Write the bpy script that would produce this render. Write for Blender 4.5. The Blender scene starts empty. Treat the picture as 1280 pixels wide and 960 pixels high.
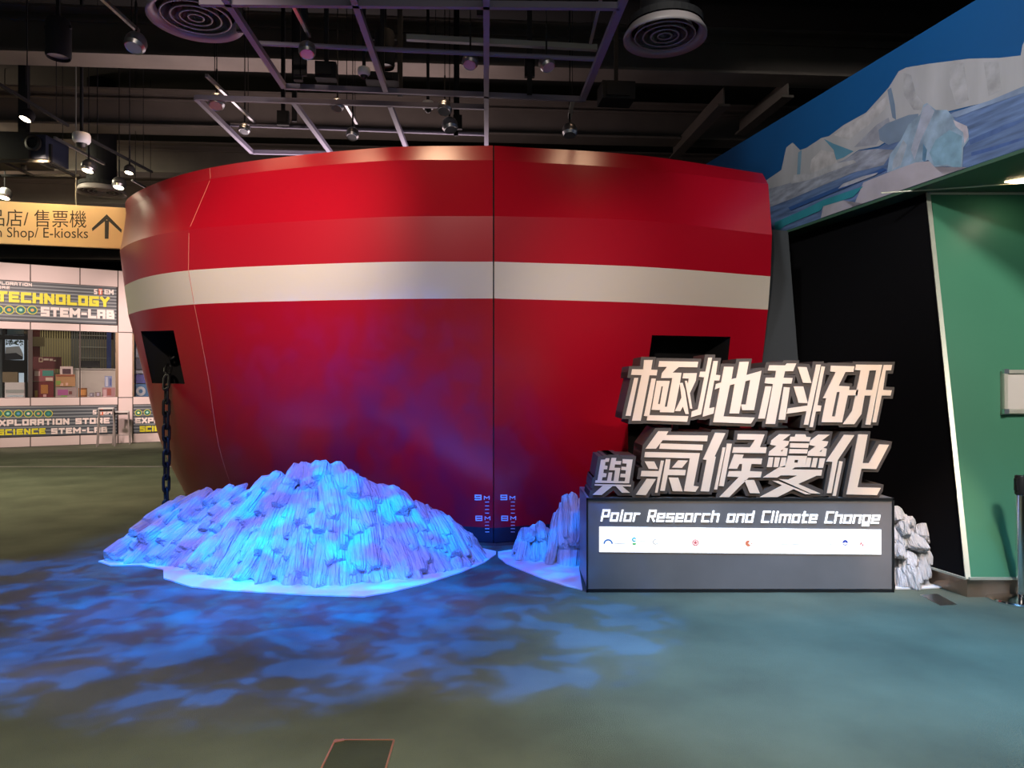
import bpy, bmesh, math, random
from mathutils import Vector, Matrix
from mathutils.geometry import tessellate_polygon
from mathutils.bvhtree import BVHTree

random.seed(7)
scene = bpy.context.scene
COL = scene.collection
F = 880.0; EYE = 1.62
R = math.radians

# ------------------------------------------------------------------ camera
cd = bpy.data.cameras.new('camera'); cam = bpy.data.objects.new('camera', cd); COL.objects.link(cam)
cd.sensor_width = 36; cd.lens = F / 1280 * 36; cd.clip_start = .05; cd.clip_end = 200
cam.location = (0, 0, EYE); cam.rotation_euler = (R(90), 0, 0)
scene.camera = cam

# ------------------------------------------------------------------ world, exposure
w = bpy.data.worlds.new('world'); scene.world = w; w.use_nodes = True
bg = w.node_tree.nodes['Background']; bg.inputs[0].default_value = (.62, .70, .72, 1); bg.inputs[1].default_value = .20
scene.view_settings.view_transform = 'Standard'; scene.view_settings.look = 'None'
scene.view_settings.gamma = 1; scene.view_settings.use_curve_mapping = False
scene.view_settings.exposure = 0.0

def aim(o, target):
    d = Vector(target) - o.location
    o.rotation_euler = d.to_track_quat('-Z', 'Y').to_euler()
def area(name, loc, target, size, power, color, sy=None):
    l = bpy.data.lights.new(name, 'AREA'); l.energy = power; l.color = color; l.size = size
    if sy: l.shape = 'RECTANGLE'; l.size_y = sy
    o = bpy.data.objects.new(name, l); COL.objects.link(o); o.location = loc; aim(o, target); return o
def spot(name, loc, target, power, color, deg, blend=.6, rad=.05):
    l = bpy.data.lights.new(name, 'SPOT'); l.energy = power; l.color = color
    l.spot_size = R(deg); l.spot_blend = blend; l.shadow_soft_size = rad
    o = bpy.data.objects.new(name, l); COL.objects.link(o); o.location = loc; aim(o, target); return o

# hall lighting behind and above the visitor, spots on the exhibit, light over the shop, plus added fill lights
area('hall_light', (1.0, -2.5, 5.4), (0.5, 4.0, 0.5), 5.0, 60, (1.0, .88, .74), 1.6)
spot('floor_downlight', (0.6, 1.2, 5.4), (0.6, 1.9, 0), 1150, (1.0, .96, .82), 62, 1, .3)
spot('floor_downlight', (-2.6, 1.0, 5.4), (-2.9, 1.8, 0), 850, (1.0, .94, .76), 62, 1, .3)
spot('floor_wash_light', (1.9, 3.7, 5.3), (1.9, 4.35, 0), 2300, (.22, .54, 1.0), 50, 1, .3)
spot('floor_wash_light', (4.3, 3.0, 5.2), (4.0, 3.9, 0), 800, (.28, .62, 1.0), 50, 1, .3)
area('left_hall_light', (-8.8, 9.5, 5.3), (-9.3, 11.0, 0), 3.0, 480, (1.0, .90, .62))
for sx, sy in ((-11.6, 12.6), (-8.6, 13.6)):
    spot('shop_front_light', (sx, sy, 5.1), (sx - .2, sy + 5.4, 2.5), 1750, (1.0, .73, .64), 62, .8, .2)
spot('hull_spot', (-2.1, 1.8, 4.6), (-2.4, 6.9, 3.05), 1300, (1.0, .78, .62), 40, 1, .08)
spot('hull_spot', (-.6, .6, 4.3), (-.5, 6.5, 2.75), 420, (1.0, .80, .68), 36, 1, .1)  # central fill added for the dim gap between the other hull spots
spot('hull_spot', (-.2, .3, 3.3), (1.6, 6.8, 2.0), 900, (1.0, .82, .72), 34, 1, .08)
for sx, sy, pw in ((-3.1, 7.6, 70), (-2.0, 7.1, 80), (-.9, 7.0, 55), (1.0, 7.1, 25)):
    spot('rail_light', (sx, sy, 5.5), (sx, sy - .15, 3.8), pw, (1.0, .66, .40), 70, 1, .3)
spot('rail_light', (-4.7, 8.6, 5.4), (-4.9, 8.9, 3.8), 70, (1.0, .58, .26), 80, 1, .25)
spot('title_spot', (2.9, 1.6, 4.0), (2.15, 5.45, 1.15), 520, (1.0, .72, .52), 32, .7, .06)
spot('title_spot', (1.0, 1.8, 4.4), (1.6, 5.45, 1.1), 190, (1.0, .72, .52), 30, .7, .06)
spot('sign_spot', (-5.85, 8.75, 4.45), (-6.1, 9.6, 3.72), 165, (1.0, .70, .36), 110, .9, .05)
spot('green_wall_spot', (4.6, 4.3, 3.40), (4.35, 6.4, 2.9), 12, (.85, 1.0, .85), 110, 1.0, .25)
spot('added_green_wall_fill', (3.6, 1.2, 5.2), (4.6, 5.8, 1.5), 1150, (1.0, .94, .86), 54, 1.0, .3)  # lamp added in front to brighten the green wall
spot('added_mural_fill', (0.4, 3.6, 5.3), (3.8, 6.9, 4.3), 520, (1.0, .97, .92), 66, 1.0, .2)  # unseen lamp added to brighten the mural
area('added_beam_fill', (-2.6, 8.9, 4.0), (-2.6, 8.9, 6), 4.6, 88, (1.0, .78, .78), 1.2)  # unseen fill added to lighten the beam undersides, no such lamp on the deck
spot('added_ice_block_fill', (3.5, 3.0, 4.8), (3.24, 5.65, .30), 800, (1.0, .66, .46), 15, .8, .08)  # extra warm lamp put in to offset the blue wash on the block
area('added_left_beam_fill', (-9.8, 12.0, 4.9), (-9.8, 12.1, 6), 1.5, 45, (1.0, .74, .54), .5)  # unseen fill added below the left beams to lift their flanges

def gobo(name, loc, target, power, deg, seed, scale, low, mid, hi, blend=.35):
    o = spot(name, loc, target, power, (1, 1, 1), deg, blend, .015)
    l = o.data; l.use_nodes = True; nt = l.node_tree; N = nt.nodes; L = nt.links
    em = next(n for n in N if n.type == 'EMISSION')
    tc = N.new('ShaderNodeTexCoord')
    mp = N.new('ShaderNodeMapping'); mp.inputs['Location'].default_value = (seed, seed * 2, 0)
    mp.inputs['Scale'].default_value = (1.0, 1.2, 1)
    L.new(tc.outputs['Normal'], mp.inputs['Vector'])
    n1 = N.new('ShaderNodeTexNoise'); n1.inputs['Scale'].default_value = scale; n1.inputs['Detail'].default_value = 2
    n1.inputs['Distortion'].default_value = .3
    L.new(mp.outputs[0], n1.inputs['Vector'])
    cr = N.new('ShaderNodeValToRGB'); e = cr.color_ramp.elements
    e[0].position = .43; e[0].color = (*low, 1); e[1].position = .58; e[1].color = (*hi, 1)
    m = cr.color_ramp.elements.new(.52); m.color = (*mid, 1)
    L.new(n1.outputs['Fac'], cr.inputs[0])
    L.new(cr.outputs[0], em.inputs['Color']); em.inputs['Strength'].default_value = 1.0
    return o
ICEC = ((.035, .045, .30), (.01, .09, .62), (.0, .19, 1.0)); WATC = ((.03, .022, .09), (.005, .045, .36), (.0, .15, 1.0))
gobo('ice_projector_light', (-2.4, 1.3, 4.9), (-2.1, 6.1, 0.55), 6200, 38, 3.1, 26, *ICEC, .8)
gobo('ice_projector_light', (-.9, 1.3, 4.9), (-1.1, 6.1, 0.55), 5000, 37, 8.7, 26, *ICEC, .8)
gobo('ice_projector_light', (.1, 2.4, 4.9), (.38, 6.4, 0.25), 1100, 17, 4.4, 30, *ICEC, .8)
gobo('water_effect_projector_light', (-3.5, 3.9, 5.3), (-3.5, 5.05, 0.0), 3500, 38, 5.3, 15, *WATC)
gobo('water_effect_projector_light', (-1.7, 3.7, 5.3), (-1.7, 4.75, 0.0), 3300, 34, 1.9, 15, *WATC)
gobo('water_effect_projector_light', (-.1, 3.7, 5.3), (-.1, 4.85, 0.0), 2600, 29, 6.6, 15, *WATC)

# ------------------------------------------------------------------ helpers
def W(px, py, Y): return Vector(((px - 640) / F * Y, Y, EYE - (py - 480) / F * Y))
def FL(px, py, z=0.0):                       # point on a horizontal plane
    Y = (EYE - z) * F / (py - 480); return Vector(((px - 640) / F * Y, Y, z))

def mat(name, col, rough=.6, metal=0, bump=0, bdist=.02, bscale=40, var=0, vscale=6, emit=None, estr=0, spec=.5, coat=0, stretch=None, alpha=1, trans=0):
    m = bpy.data.materials.new(name); m.use_nodes = True; nt = m.node_tree; N = nt.nodes; L = nt.links
    b = N['Principled BSDF']; b.inputs['Base Color'].default_value = (*col, 1)
    b.inputs['Roughness'].default_value = rough; b.inputs['Metallic'].default_value = metal
    b.inputs['Specular IOR Level'].default_value = spec; b.inputs['Coat Weight'].default_value = coat
    b.inputs['Coat Roughness'].default_value = .28
    b.inputs['Alpha'].default_value = alpha; b.inputs['Transmission Weight'].default_value = trans
    if emit: b.inputs['Emission Color'].default_value = (*emit, 1); b.inputs['Emission Strength'].default_value = estr
    tc = N.new('ShaderNodeTexCoord'); vec = tc.outputs['Object']
    if stretch:
        mp = N.new('ShaderNodeMapping'); mp.inputs['Scale'].default_value = stretch; L.new(vec, mp.inputs[0]); vec = mp.outputs[0]
    if var:
        n = N.new('ShaderNodeTexNoise'); n.inputs['Scale'].default_value = vscale; n.inputs['Detail'].default_value = 5; L.new(vec, n.inputs[0])
        r = N.new('ShaderNodeValToRGB'); r.color_ramp.elements[0].position = .3; r.color_ramp.elements[1].position = .7
        r.color_ramp.elements[0].color = (*[max(0, c * (1 - var)) for c in col], 1)
        r.color_ramp.elements[1].color = (*[min(1, c * (1 + var)) for c in col], 1)
        L.new(n.outputs[0], r.inputs[0]); L.new(r.outputs[0], b.inputs['Base Color'])
    if bump:
        n2 = N.new('ShaderNodeTexNoise'); n2.inputs['Scale'].default_value = bscale; n2.inputs['Detail'].default_value = 4; L.new(vec, n2.inputs[0])
        bp = N.new('ShaderNodeBump'); bp.inputs['Strength'].default_value = bump; bp.inputs['Distance'].default_value = bdist
        L.new(n2.outputs[0], bp.inputs['Height']); L.new(bp.outputs[0], b.inputs['Normal'])
    return m

M = {}
M['carpet'] = mat('carpet', (.125, .142, .098), .95, bump=.6, bscale=260, var=.28, vscale=1.3)
M['red'] = mat('red_hull_paint', (.50, .003, .019), .30, bump=.02, bscale=3, coat=.4, spec=.6)
M['white_hull'] = mat('white_hull_paint', (.84, .76, .64), .45)
M['boot'] = mat('dark_boot_paint', (.02, .022, .04), .4)
M['plinth_brown'] = mat('brown_plinth', (.06, .045, .04), .5)
M['seam'] = mat('seam_light', (.75, .28, .22), .4)
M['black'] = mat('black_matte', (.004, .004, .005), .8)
M['chain'] = mat('black_iron', (.012, .012, .013), .5, metal=.2)
M['ice'] = mat('white_ice_foam', (.68, .68, .71), .75, bump=1.0, bdist=.06, bscale=8, var=.08, vscale=3, stretch=(1, 1, .13))
M['ice_core'] = mat('white_ice_core', (.62, .62, .66), .8, bump=.6, bscale=14)
M['ice_sheet'] = mat('white_base_sheet', (.78, .78, .80), .6, bump=.1, bscale=6)
M['sign_grey'] = mat('dark_grey_laminate', (.19, .185, .19), .33, var=.12, vscale=2)
M['letter_side'] = mat('letter_grey', (.066, .055, .050), .55)
M['letter_face'] = mat('letter_white', (.86, .69, .55), .55)
M['edge_black'] = mat('edge_black', (.012, .012, .013), .4)
M['backlit'] = mat('backlit_white', (.9, .9, .9), .4, emit=(.95, .97, 1), estr=1.15)
M['steel'] = mat('brushed_steel', (.50, .48, .45), .28, metal=1)
M['chrome'] = mat('chrome', (.75, .75, .76), .12, metal=1)
M['lampmetal'] = mat('lamp_aluminium', (.42, .42, .44), .3, metal=.9)
M['trim'] = mat('pale_trim', (.45, .46, .38), .4, metal=.3)
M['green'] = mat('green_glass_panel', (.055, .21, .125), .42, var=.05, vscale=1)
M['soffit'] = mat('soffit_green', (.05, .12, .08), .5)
M['dark_wall'] = mat('black_wall', (.003, .003, .004), .9, spec=.1)
M['grey_wall'] = mat('dark_grey_wall', (.035, .042, .05), .7)
M['kick'] = mat('bronze_kickplate', (.30, .22, .16), .35, metal=.7)
M['ceil'] = mat('ceiling_black', (.006, .005, .005), .9)
M['beam'] = mat('beam_paint', (.115, .095, .082), .55, var=.15, vscale=2)
M['grid'] = mat('grid_purple_grey', (.17, .155, .22), .6)
M['duct'] = mat('diffuser_metal', (.26, .23, .23), .4)
M['grille'] = mat('diffuser_lip', (.26, .23, .22), .35)
M['blackmetal'] = mat('black_metal', (.012, .012, .014), .7, spec=.2)
M['conduit'] = mat('conduit', (.22, .22, .20), .5)
M['lens_warm'] = mat('lit_lens', (1, .9, .75), .3, emit=(1, .82, .58), estr=9)
M['lens_off'] = mat('lamp_glass', (.45, .46, .52), .25, metal=.3)
M['white_plastic'] = mat('white_plastic', (.6, .6, .62), .4)
M['sign_cream'] = mat('cream_sign', (.88, .62, .34), .5)
M['sign_brown'] = mat('sign_lettering', (.06, .035, .02), .6)
M['facade'] = mat('pale_cladding', (.62, .52, .53), .5, var=.03, vscale=1)
M['joint'] = mat('joint_dark', (.06, .05, .05), .8)
M['glass'] = mat('window_glass', (.03, .03, .03), .02, alpha=.14, spec=.8)
M['yellow'] = mat('yellow_print', (.70, .66, .03), .5)
M['pinkprint'] = mat('pale_print', (.80, .70, .70), .5)
M['gold'] = mat('brass_edge', (.62, .34, .20), .35, metal=.7)
M['hatch'] = mat('hatch_carpet', (.050, .058, .034), .95, bump=.5, bscale=200, var=.2, vscale=5)

def board_stripes():
    m = mat('striped_board', (.10, .13, .16), .5); nt = m.node_tree; N = nt.nodes; L = nt.links
    b = N['Principled BSDF']; tc = N.new('ShaderNodeTexCoord'); sx = N.new('ShaderNodeSeparateXYZ'); L.new(tc.outputs['Object'], sx.inputs[0])
    a = N.new('ShaderNodeMath'); a.operation = 'MULTIPLY'; a.inputs[1].default_value = 11.5; L.new(sx.outputs['Z'], a.inputs[0])
    f = N.new('ShaderNodeMath'); f.operation = 'FRACT'; L.new(a.outputs[0], f.inputs[0])
    g = N.new('ShaderNodeMath'); g.operation = 'GREATER_THAN'; g.inputs[1].default_value = .62; L.new(f.outputs[0], g.inputs[0])
    mx = N.new('ShaderNodeMix'); mx.data_type = 'RGBA'; mx.inputs[6].default_value = (.050, .062, .085, 1); mx.inputs[7].default_value = (.20, .23, .26, 1)
    L.new(g.outputs[0], mx.inputs[0]); L.new(mx.outputs[2], b.inputs['Base Color']); return m
M['board'] = board_stripes()
def flat(c, r=.6):
    k = 'c%.3f_%.3f_%.3f' % c
    if k not in M: M[k] = mat('paint_' + k, c, r)
    return M[k]

class MB:
    def __init__(s): s.v = []; s.f = []; s.m = []
    def add(s, vs, fs):
        n = len(s.v); s.v += [Vector(v) for v in vs]; s.f += [tuple(i + n for i in f) for f in fs]; return s
    def box(s, c, d, rz=0, rx=0, ry=0):
        c = Vector(c); rot = Matrix.Rotation(rz, 3, 'Z') @ Matrix.Rotation(ry, 3, 'Y') @ Matrix.Rotation(rx, 3, 'X')
        vs = [c + rot @ Vector((x * d[0] / 2, y * d[1] / 2, z * d[2] / 2)) for x in (-1, 1) for y in (-1, 1) for z in (-1, 1)]
        return s.add(vs, [(0, 1, 3, 2), (4, 6, 7, 5), (0, 4, 5, 1), (2, 3, 7, 6), (0, 2, 6, 4), (1, 5, 7, 3)])
    def bar(s, a, b, w_, h_, up=(0, 0, 1)):
        a = Vector(a); b = Vector(b); d = (b - a).normalized(); up = Vector(up)
        if abs(d.dot(up)) > .98: up = Vector((0, 1, 0))
        sd = d.cross(up).normalized(); u = sd.cross(d)
        vs = [p + sd * w_ / 2 * x + u * h_ / 2 * y for p in (a, b) for x, y in ((-1, -1), (1, -1), (1, 1), (-1, 1))]
        return s.add(vs, [(3, 2, 1, 0), (4, 5, 6, 7), (0, 1, 5, 4), (1, 2, 6, 5), (2, 3, 7, 6), (3, 0, 4, 7)])
    def tube(s, pts, r, n=8, closed=False, caps=True):
        pts = [Vector(p) for p in pts]; k = len(pts); rings = []; pu = None
        for i, p in enumerate(pts):
            if closed: d = pts[(i + 1) % k] - pts[i - 1]
            else: d = pts[min(i + 1, k - 1)] - pts[max(i - 1, 0)]
            d.normalize()
            if pu is None:
                pu = Vector((0, 0, 1)) if abs(d.z) < .9 else Vector((1, 0, 0))
            sd = d.cross(pu).normalized(); pu = sd.cross(d).normalized()
            rr = r[i] if isinstance(r, (list, tuple)) else r
            rings.append([p + (sd * math.cos(t) + pu * math.sin(t)) * rr for t in [2 * math.pi * j / n for j in range(n)]])
        vs = [v for rg in rings for v in rg]; fs = []
        for i in range(k if closed else k - 1):
            a = i * n; b = ((i + 1) % k) * n
            for j in range(n): fs.append((a + j, a + (j + 1) % n, b + (j + 1) % n, b + j))
        if not closed and caps: fs += [tuple(range(n))[::-1], tuple((k - 1) * n + j for j in range(n))]
        return s.add(vs, fs)
    def lathe(s, c, prof, n=24, axis='Z', tilt=None):
        c = Vector(c); vs = []; fs = []
        rot = tilt if tilt is not None else Matrix.Identity(3)
        for r, z in prof:
            for j in range(n):
                t = 2 * math.pi * j / n; vs.append(c + rot @ Vector((r * math.cos(t), r * math.sin(t), z)))
        for i in range(len(prof) - 1):
            for j in range(n): fs.append((i * n + j, i * n + (j + 1) % n, (i + 1) * n + (j + 1) % n, (i + 1) * n + j))
        return s.add(vs, fs)
    def disc(s, c, r, n=24, tilt=None):
        rot = tilt if tilt is not None else Matrix.Identity(3)
        return s.add([Vector(c) + rot @ Vector((r * math.cos(2 * math.pi * j / n), r * math.sin(2 * math.pi * j / n), 0)) for j in range(n)], [tuple(range(n))])
    def prism(s, rings, fa, fb):
        """rings: outer 2D polygon plus holes; fa/fb map a 2D point to the front/back 3D point"""
        tri = tessellate_polygon([[Vector((p[0], p[1], 0)) for p in r] for r in rings])
        flatp = [p for r in rings for p in r]; n = len(flatp)
        vs = [fa(p) for p in flatp] + [fb(p) for p in flatp]
        fs = []
        for t in tri:
            fs.append(tuple(t)); fs.append(tuple(i + n for i in reversed(t)))
        o = 0
        for r in rings:
            k = len(r)
            for i in range(k): fs.append((o + i, o + (i + 1) % k, n + o + (i + 1) % k, n + o + i))
            o += k
        return s.add(vs, fs)
    def build(s, name, m, parent=None, smooth=False, angle=None, loc=None):
        me = bpy.data.meshes.new(name); off = Vector(loc) if loc is not None else Vector()
        me.from_pydata([v - off for v in s.v], [], s.f); me.materials.append(m)
        bm = bmesh.new(); bm.from_mesh(me); bmesh.ops.recalc_face_normals(bm, faces=bm.faces); bm.to_mesh(me); bm.free()
        if smooth:
            for p in me.polygons: p.use_smooth = True
            if angle: me.set_sharp_from_angle(angle=R(angle))
        o = bpy.data.objects.new(name, me); COL.objects.link(o)
        if loc is not None: o.location = off
        if parent is not None:
            o.parent = parent
            if loc is None and parent.type == 'EMPTY' and not parent.get('local'): o.location = -Vector(parent.location)
            if parent.type == 'EMPTY' and loc is not None: o.location = off - Vector(parent.location)
        return o
def tag(o, label=None, cat=None, group=None, kind=None):
    if label: o['label'] = label
    if cat: o['category'] = cat
    if group: o['group'] = group
    if kind: o['kind'] = kind
    return o
def thing(name, label, cat, loc, group=None, local=False, rz=0):
    o = bpy.data.objects.new(name, None); COL.objects.link(o); o.location = loc; o.rotation_euler.z = rz
    o.empty_display_size = .1
    if local: o['local'] = 1
    return tag(o, label, cat, group)
def struct(name, mb, m, **k):
    o = mb.build(name, m, **k); o['kind'] = 'structure'; return o
def label(o, t): o['label'] = t; return o
def copy_tree(o, parent=None):
    c = o.copy(); COL.objects.link(c)
    if parent is not None: c.parent = parent
    for ch in list(o.children): copy_tree(ch, c)
    return c

# ------------------------------------------------------------------ stroke lettering
G = {'A': '0,0 0,1 1,1 1,0;0,.42 1,.42', 'B': '0,0 0,1 .88,1 .88,.5 0,.5;.88,.5 1,.5 1,0 0,0', 'C': '1,1 0,1 0,0 1,0',
 'D': '0,0 0,1 1,1 1,0 0,0', 'E': '1,1 0,1 0,0 1,0;0,.5 .85,.5', 'G': '1,1 0,1 0,0 1,0 1,.45 .6,.45', 'H': '0,0 0,1;1,0 1,1;0,.5 1,.5',
 'I': '.5,0 .5,1', 'L': '0,1 0,0 1,0', 'M': '0,0 0,1 .5,.4 1,1 1,0', 'N': '0,0 0,1 1,0 1,1', 'O': '0,0 0,1 1,1 1,0 0,0',
 'P': '0,0 0,1 1,1 1,.42 0,.42', 'R': '0,0 0,1 1,1 1,.45 0,.45;.5,.45 1,0', 'S': '1,1 0,1 0,.5 1,.5 1,0 0,0', 'T': '0,1 1,1;.5,1 .5,0',
 'X': '0,0 1,1;0,1 1,0', 'Y': '0,1 .5,.5 1,1;.5,.5 .5,0', '9': '1,.5 0,.5 0,1 1,1 1,0 0,0', '8': '0,0 0,1 1,1 1,0 0,0;0,.5 1,.5', '-': '.1,.45 .9,.45',
 'a': '0,.7 1,.7 1,0;1,0 0,0 0,.7', 'c': '1,.7 0,.7 0,0 1,0', 'd': '1,1 1,0 0,0 0,.7 1,.7', 'e': '1,0 0,0 0,.7 1,.7 1,.34 0,.34',
 'g': '1,.7 0,.7 0,.02 1,.02;1,.7 1,-.26 .1,-.26', 'h': '0,0 0,1;0,.7 1,.7 1,0', 'i': '.5,0 .5,.68;.5,.93 .5,1', 'l': '.5,0 .5,1',
 'm': '0,0 0,.7 1,.7 1,0;.5,.7 .5,0', 'n': '0,0 0,.7 1,.7 1,0', 'o': '0,0 0,.7 1,.7 1,0 0,0', 'r': '0,0 0,.7 1,.7', 's': '1,.7 0,.7 0,.35 1,.35 1,0 0,0',
 't': '.25,1 .25,0 1,0;0,.7 1,.7'}
GW = {'I': .12, 'i': .12, 'l': .12, 'M': 1.35, 'm': 1.6, 'r': .72, 't': .75, ' ': .55, '-': .6}
def stroke_quads(text, x0, x1, y0, h, th, shear=0, gw=.62, gap=.25):
    """list of quads filling x0..x1; y0 baseline, h cap height, th stroke thickness"""
    wid = [GW.get(c, 1) * gw for c in text]; stroke_quads.idx = []; tot = sum(wid) + (len(text) - 1) * (gap + th / h)
    sx = (x1 - x0 - th) / tot; x = x0 + th / 2; out = []; ih = h - th
    for ci, (c, wc) in enumerate(zip(text, wid)):
        if c in G:
            for pl in G[c].split(';'):
                pts = [tuple(map(float, p.split(','))) for p in pl.split()]
                pts = [(x + p[0] * wc * sx, y0 + th / 2 + p[1] * ih) for p in pts]
                for a, b in zip(pts, pts[1:]):
                    d = math.hypot(b[0] - a[0], b[1] - a[1])
                    if d < 1e-9: continue
                    ux, uy = (b[0] - a[0]) / d * th / 2, (b[1] - a[1]) / d * th / 2
                    q = [(a[0] - ux - uy, a[1] - uy + ux), (b[0] + ux - uy, b[1] + uy + ux), (b[0] + ux + uy, b[1] + uy - ux), (a[0] - ux + uy, a[1] - uy - ux)]
                    stroke_quads.idx.append(ci); out.append([(qx + shear * (qy - y0), qy) for qx, qy in q])
        x += (wc + gap + th / h) * sx
    return out

# ------------------------------------------------------------------ floor, ceiling, beams
mb = MB().box((-3, 10, -.05), (44, 44, .1)); floor = struct('floor', mb, M['carpet'])
mb = MB().box((-13.2, 13.75, .004), (16, .10, .008)); struct('trim_1', mb, M['steel'])
ceiling = struct('ceiling', MB().box((-3, 10, 6.55), (44, 44, .1)), M['ceil'])
for k in range(-3, 7):
    b0 = 8.78 + 2.37 * k; xa, xb = -24, (16 if k > 3 else 9.5)
    mb = MB()
    for zc, ww, hh in ((5.515, .38, .03), (5.79, .03, .52), (6.06, .34, .03)):
        mb.bar((xa, b0 + .068 * xa, zc), (xb, b0 + .068 * xb, zc), ww, hh)
    mb.bar((xa, b0 + .068 * xa - .05, 5.95), (xb, b0 + .068 * xb - .05, 5.95), .03, .03)
    mb.build('ceiling_beam', M['beam'], ceiling)
for a, b in (((905, 131), (842, 198)), ((985, 120), (925, 168))):
    pa = W(*a, 3.72 * F / (480 - a[1])); pb = W(*b, 3.72 * F / (480 - b[1]))
    MB().bar(pa, pb, .16, .03).bar(pa + Vector((0, 0, .12)), pb + Vector((0, 0, .12)), .02, .22).build('cross_beam', M['beam'], ceiling)
struct('wall_back', MB().box((-3, 27, 3.2), (44, .2, 6.6)), M['dark_wall'])

def CP(px, py, H):                                            # point on a ceiling-level plane
    Y = H * F / (480 - py); return Vector(((px - 640) / F * Y, Y, EYE + H))

# hanging lighting grid
HG = 2.9
grid = thing('lighting_grid', 'purple grey hanging metal grid of square frames above the red ship', 'ceiling grid', CP(480, 60, HG))
bars = [((262, -32), (355, 108), .05), ((436, -20), (482, 112), .05), ((608, -30), (608, 118), .05), ((788, -22), (728, 124), .06),
        ((355, 108), (728, 124), .035), ((250, 3), (775, 8), .04), ((245, 122), (607, 134), .035),
        ((245, 122), (315, 190), .045), ((367, 127), (415, 193), .05), ((487, 130), (511, 193), .05), ((608, 118), (608, 196), .05), ((315, 190), (608, 196), .035)]
for a, b, t in bars:
    MB().bar(CP(*a, HG), CP(*b, HG), t, .05).build('grid_bar', M['grid'], grid)
for a, b in (((322, 54), (745, 74)), ((288, 156), (606, 168))):
    MB().tube([CP(*a, HG + .08), CP(*b, HG + .08)], .022).build('cross_pipe', M['grid'], grid)
for px, py in ((380, 95), (368, 152), (570, 170), (662, 118), (500, 120), (600, 20), (300, 40)):
    p = CP(px, py, HG); MB().box((p.x, p.y, (p.z + 6.5) / 2), (.05, .03, 6.5 - p.z)).build('hanger', M['blackmetal'], grid)

# round air diffusers
def diffuser(px, py, H, rad, lab):
    c = CP(px, py, H); t = thing('air_diffuser', lab, 'air vent', c, 'round ceiling diffusers')
    MB().lathe(c, [(rad * .80, .05), (rad * .86, -.0), (rad, -.03), (rad * 1.0, .0), (rad * .9, .06)], 48).build('outer_ring', M['duct'], t, True)
    for k, r in enumerate((.72, .52, .33, .16)):
        MB().lathe(c, [(rad * (r - .10), .10), (rad * r, .0), (rad * (r - .02), .02), (rad * (r - .12), .12)], 40).build('cone_ring', M['duct'], t, True)
        MB().tube([c + Vector((rad * (r - .0) * math.cos(a), rad * r * math.sin(a), .0)) for a in [2 * math.pi * i / 36 for i in range(36)]], .008, 6, closed=True).build('ring_lip', M['grille'], t, True)
    MB().lathe(c, [(rad * .55, .13), (rad * .92, .13), (rad * .92, .07)], 32).build('plenum', M['black'], t)
    MB().lathe(c, [(rad * .60, .12), (rad * .60, 6.5 - c.z)], 24).build('duct', M['blackmetal'], t, True)
diffuser(245, 22, 3.1, .385, 'large round grey ceiling diffuser above left part of ship, nearest to top left corner')
diffuser(831, 45, 3.1, .365, 'round grey ceiling diffuser above the right part of the ship, near the blue mural')
diffuser(127, 240, 3.1, .36, 'far round grey ceiling diffuser just above the orange direction sign')

# lamps
def tiltm(ax, ay): ax = -abs(ax) - .15; return Matrix.Rotation(ay, 3, 'Y') @ Matrix.Rotation(ax, 3, 'X')
def globe_lamp(px, py, H, r, lab, lit=False, tilt=(.25, .1), stem=.25, black=False):
    c = CP(px, py, H); t = thing('track_lamp', lab, 'ceiling lamp', c, 'ceiling spot lamps')
    T = tiltm(*tilt); m = M['blackmetal'] if black else M['lampmetal']
    prof = [(.02 * r, .98 * r)] + [(r * math.sin(a), r * math.cos(a)) for a in [R(x) for x in (20, 40, 60, 80, 95, 110)]] + [(r * .98, -r * .42), (r * .80, -r * .78), (r * .72, -r * .74)]
    MB().lathe(c, prof, 24, tilt=T).build('lamp_housing', m, t, True, 40)
    ln = MB().disc(c + T @ Vector((0, 0, -r * .72)), r * .73, 24, T).build('lens', M['lens_warm'] if lit else M['lens_off'], t)
    MB().box(c + Vector((0, 0, r + stem / 2)), (.016, .016, stem)).build('stem', M['blackmetal'], t)
    MB().box((c.x, c.y, c.z + r + stem + (6.5 - c.z - r - stem) / 2), (.008, .008, 6.5 - c.z - r - stem)).build('hanger_cable', M['blackmetal'], t)
globe_lamp(170, 53, 2.9, .088, 'large silver globe lamp, unlit, left of the nearest round diffuser')
globe_lamp(384, 62, 2.9, .075, 'silver globe lamp beside the black bracket, inside the grid, above left part of ship', tilt=(.2, -.1))
globe_lamp(588, 76, 2.95, .074, 'dim silver globe lamp just left of the middle grid bar')
globe_lamp(683, 79, 2.95, .074, 'dim silver globe lamp just right of the middle grid bar', tilt=(-.2, -.4))
globe_lamp(562, 156, 2.75, .085, 'silver bell lamp hanging low over ship rim left of the middle bar', tilt=(.1, -.2))
globe_lamp(712, 163, 2.75, .082, 'silver globe lamp on white stem hanging over the ship rim at right of centre', tilt=(.1, 0))
globe_lamp(271, 127, 2.9, .085, 'wide silver lamp at the left corner of the far grid frame', tilt=(.3, 0))
globe_lamp(306, 161, 2.9, .065, 'small silver lamp under the left edge of the far grid frame')
globe_lamp(422, 131, 2.9, .068, 'small silver lamp between the two grid frames, near one above the ship rim')
globe_lamp(441, 167, 2.8, .072, 'small silver lamp lower over the ship rim, left of the middle')
globe_lamp(556, 134, 2.9, .08, 'silver lamp directly behind the far grid frame edge next to the dome camera')
globe_lamp(34, 144, 2.9, .075, 'lit black track spotlight above the projector', True, (.2, .2), black=True)
globe_lamp(111, 208, 2.9, .092, 'lit silver globe lamp with warm glow to the right of the projector', True, (.1, .1))
globe_lamp(162, 212, 2.9, .070, 'lit black spotlight on the black track left of ship corner', True, (.1, .05), black=True)
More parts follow.
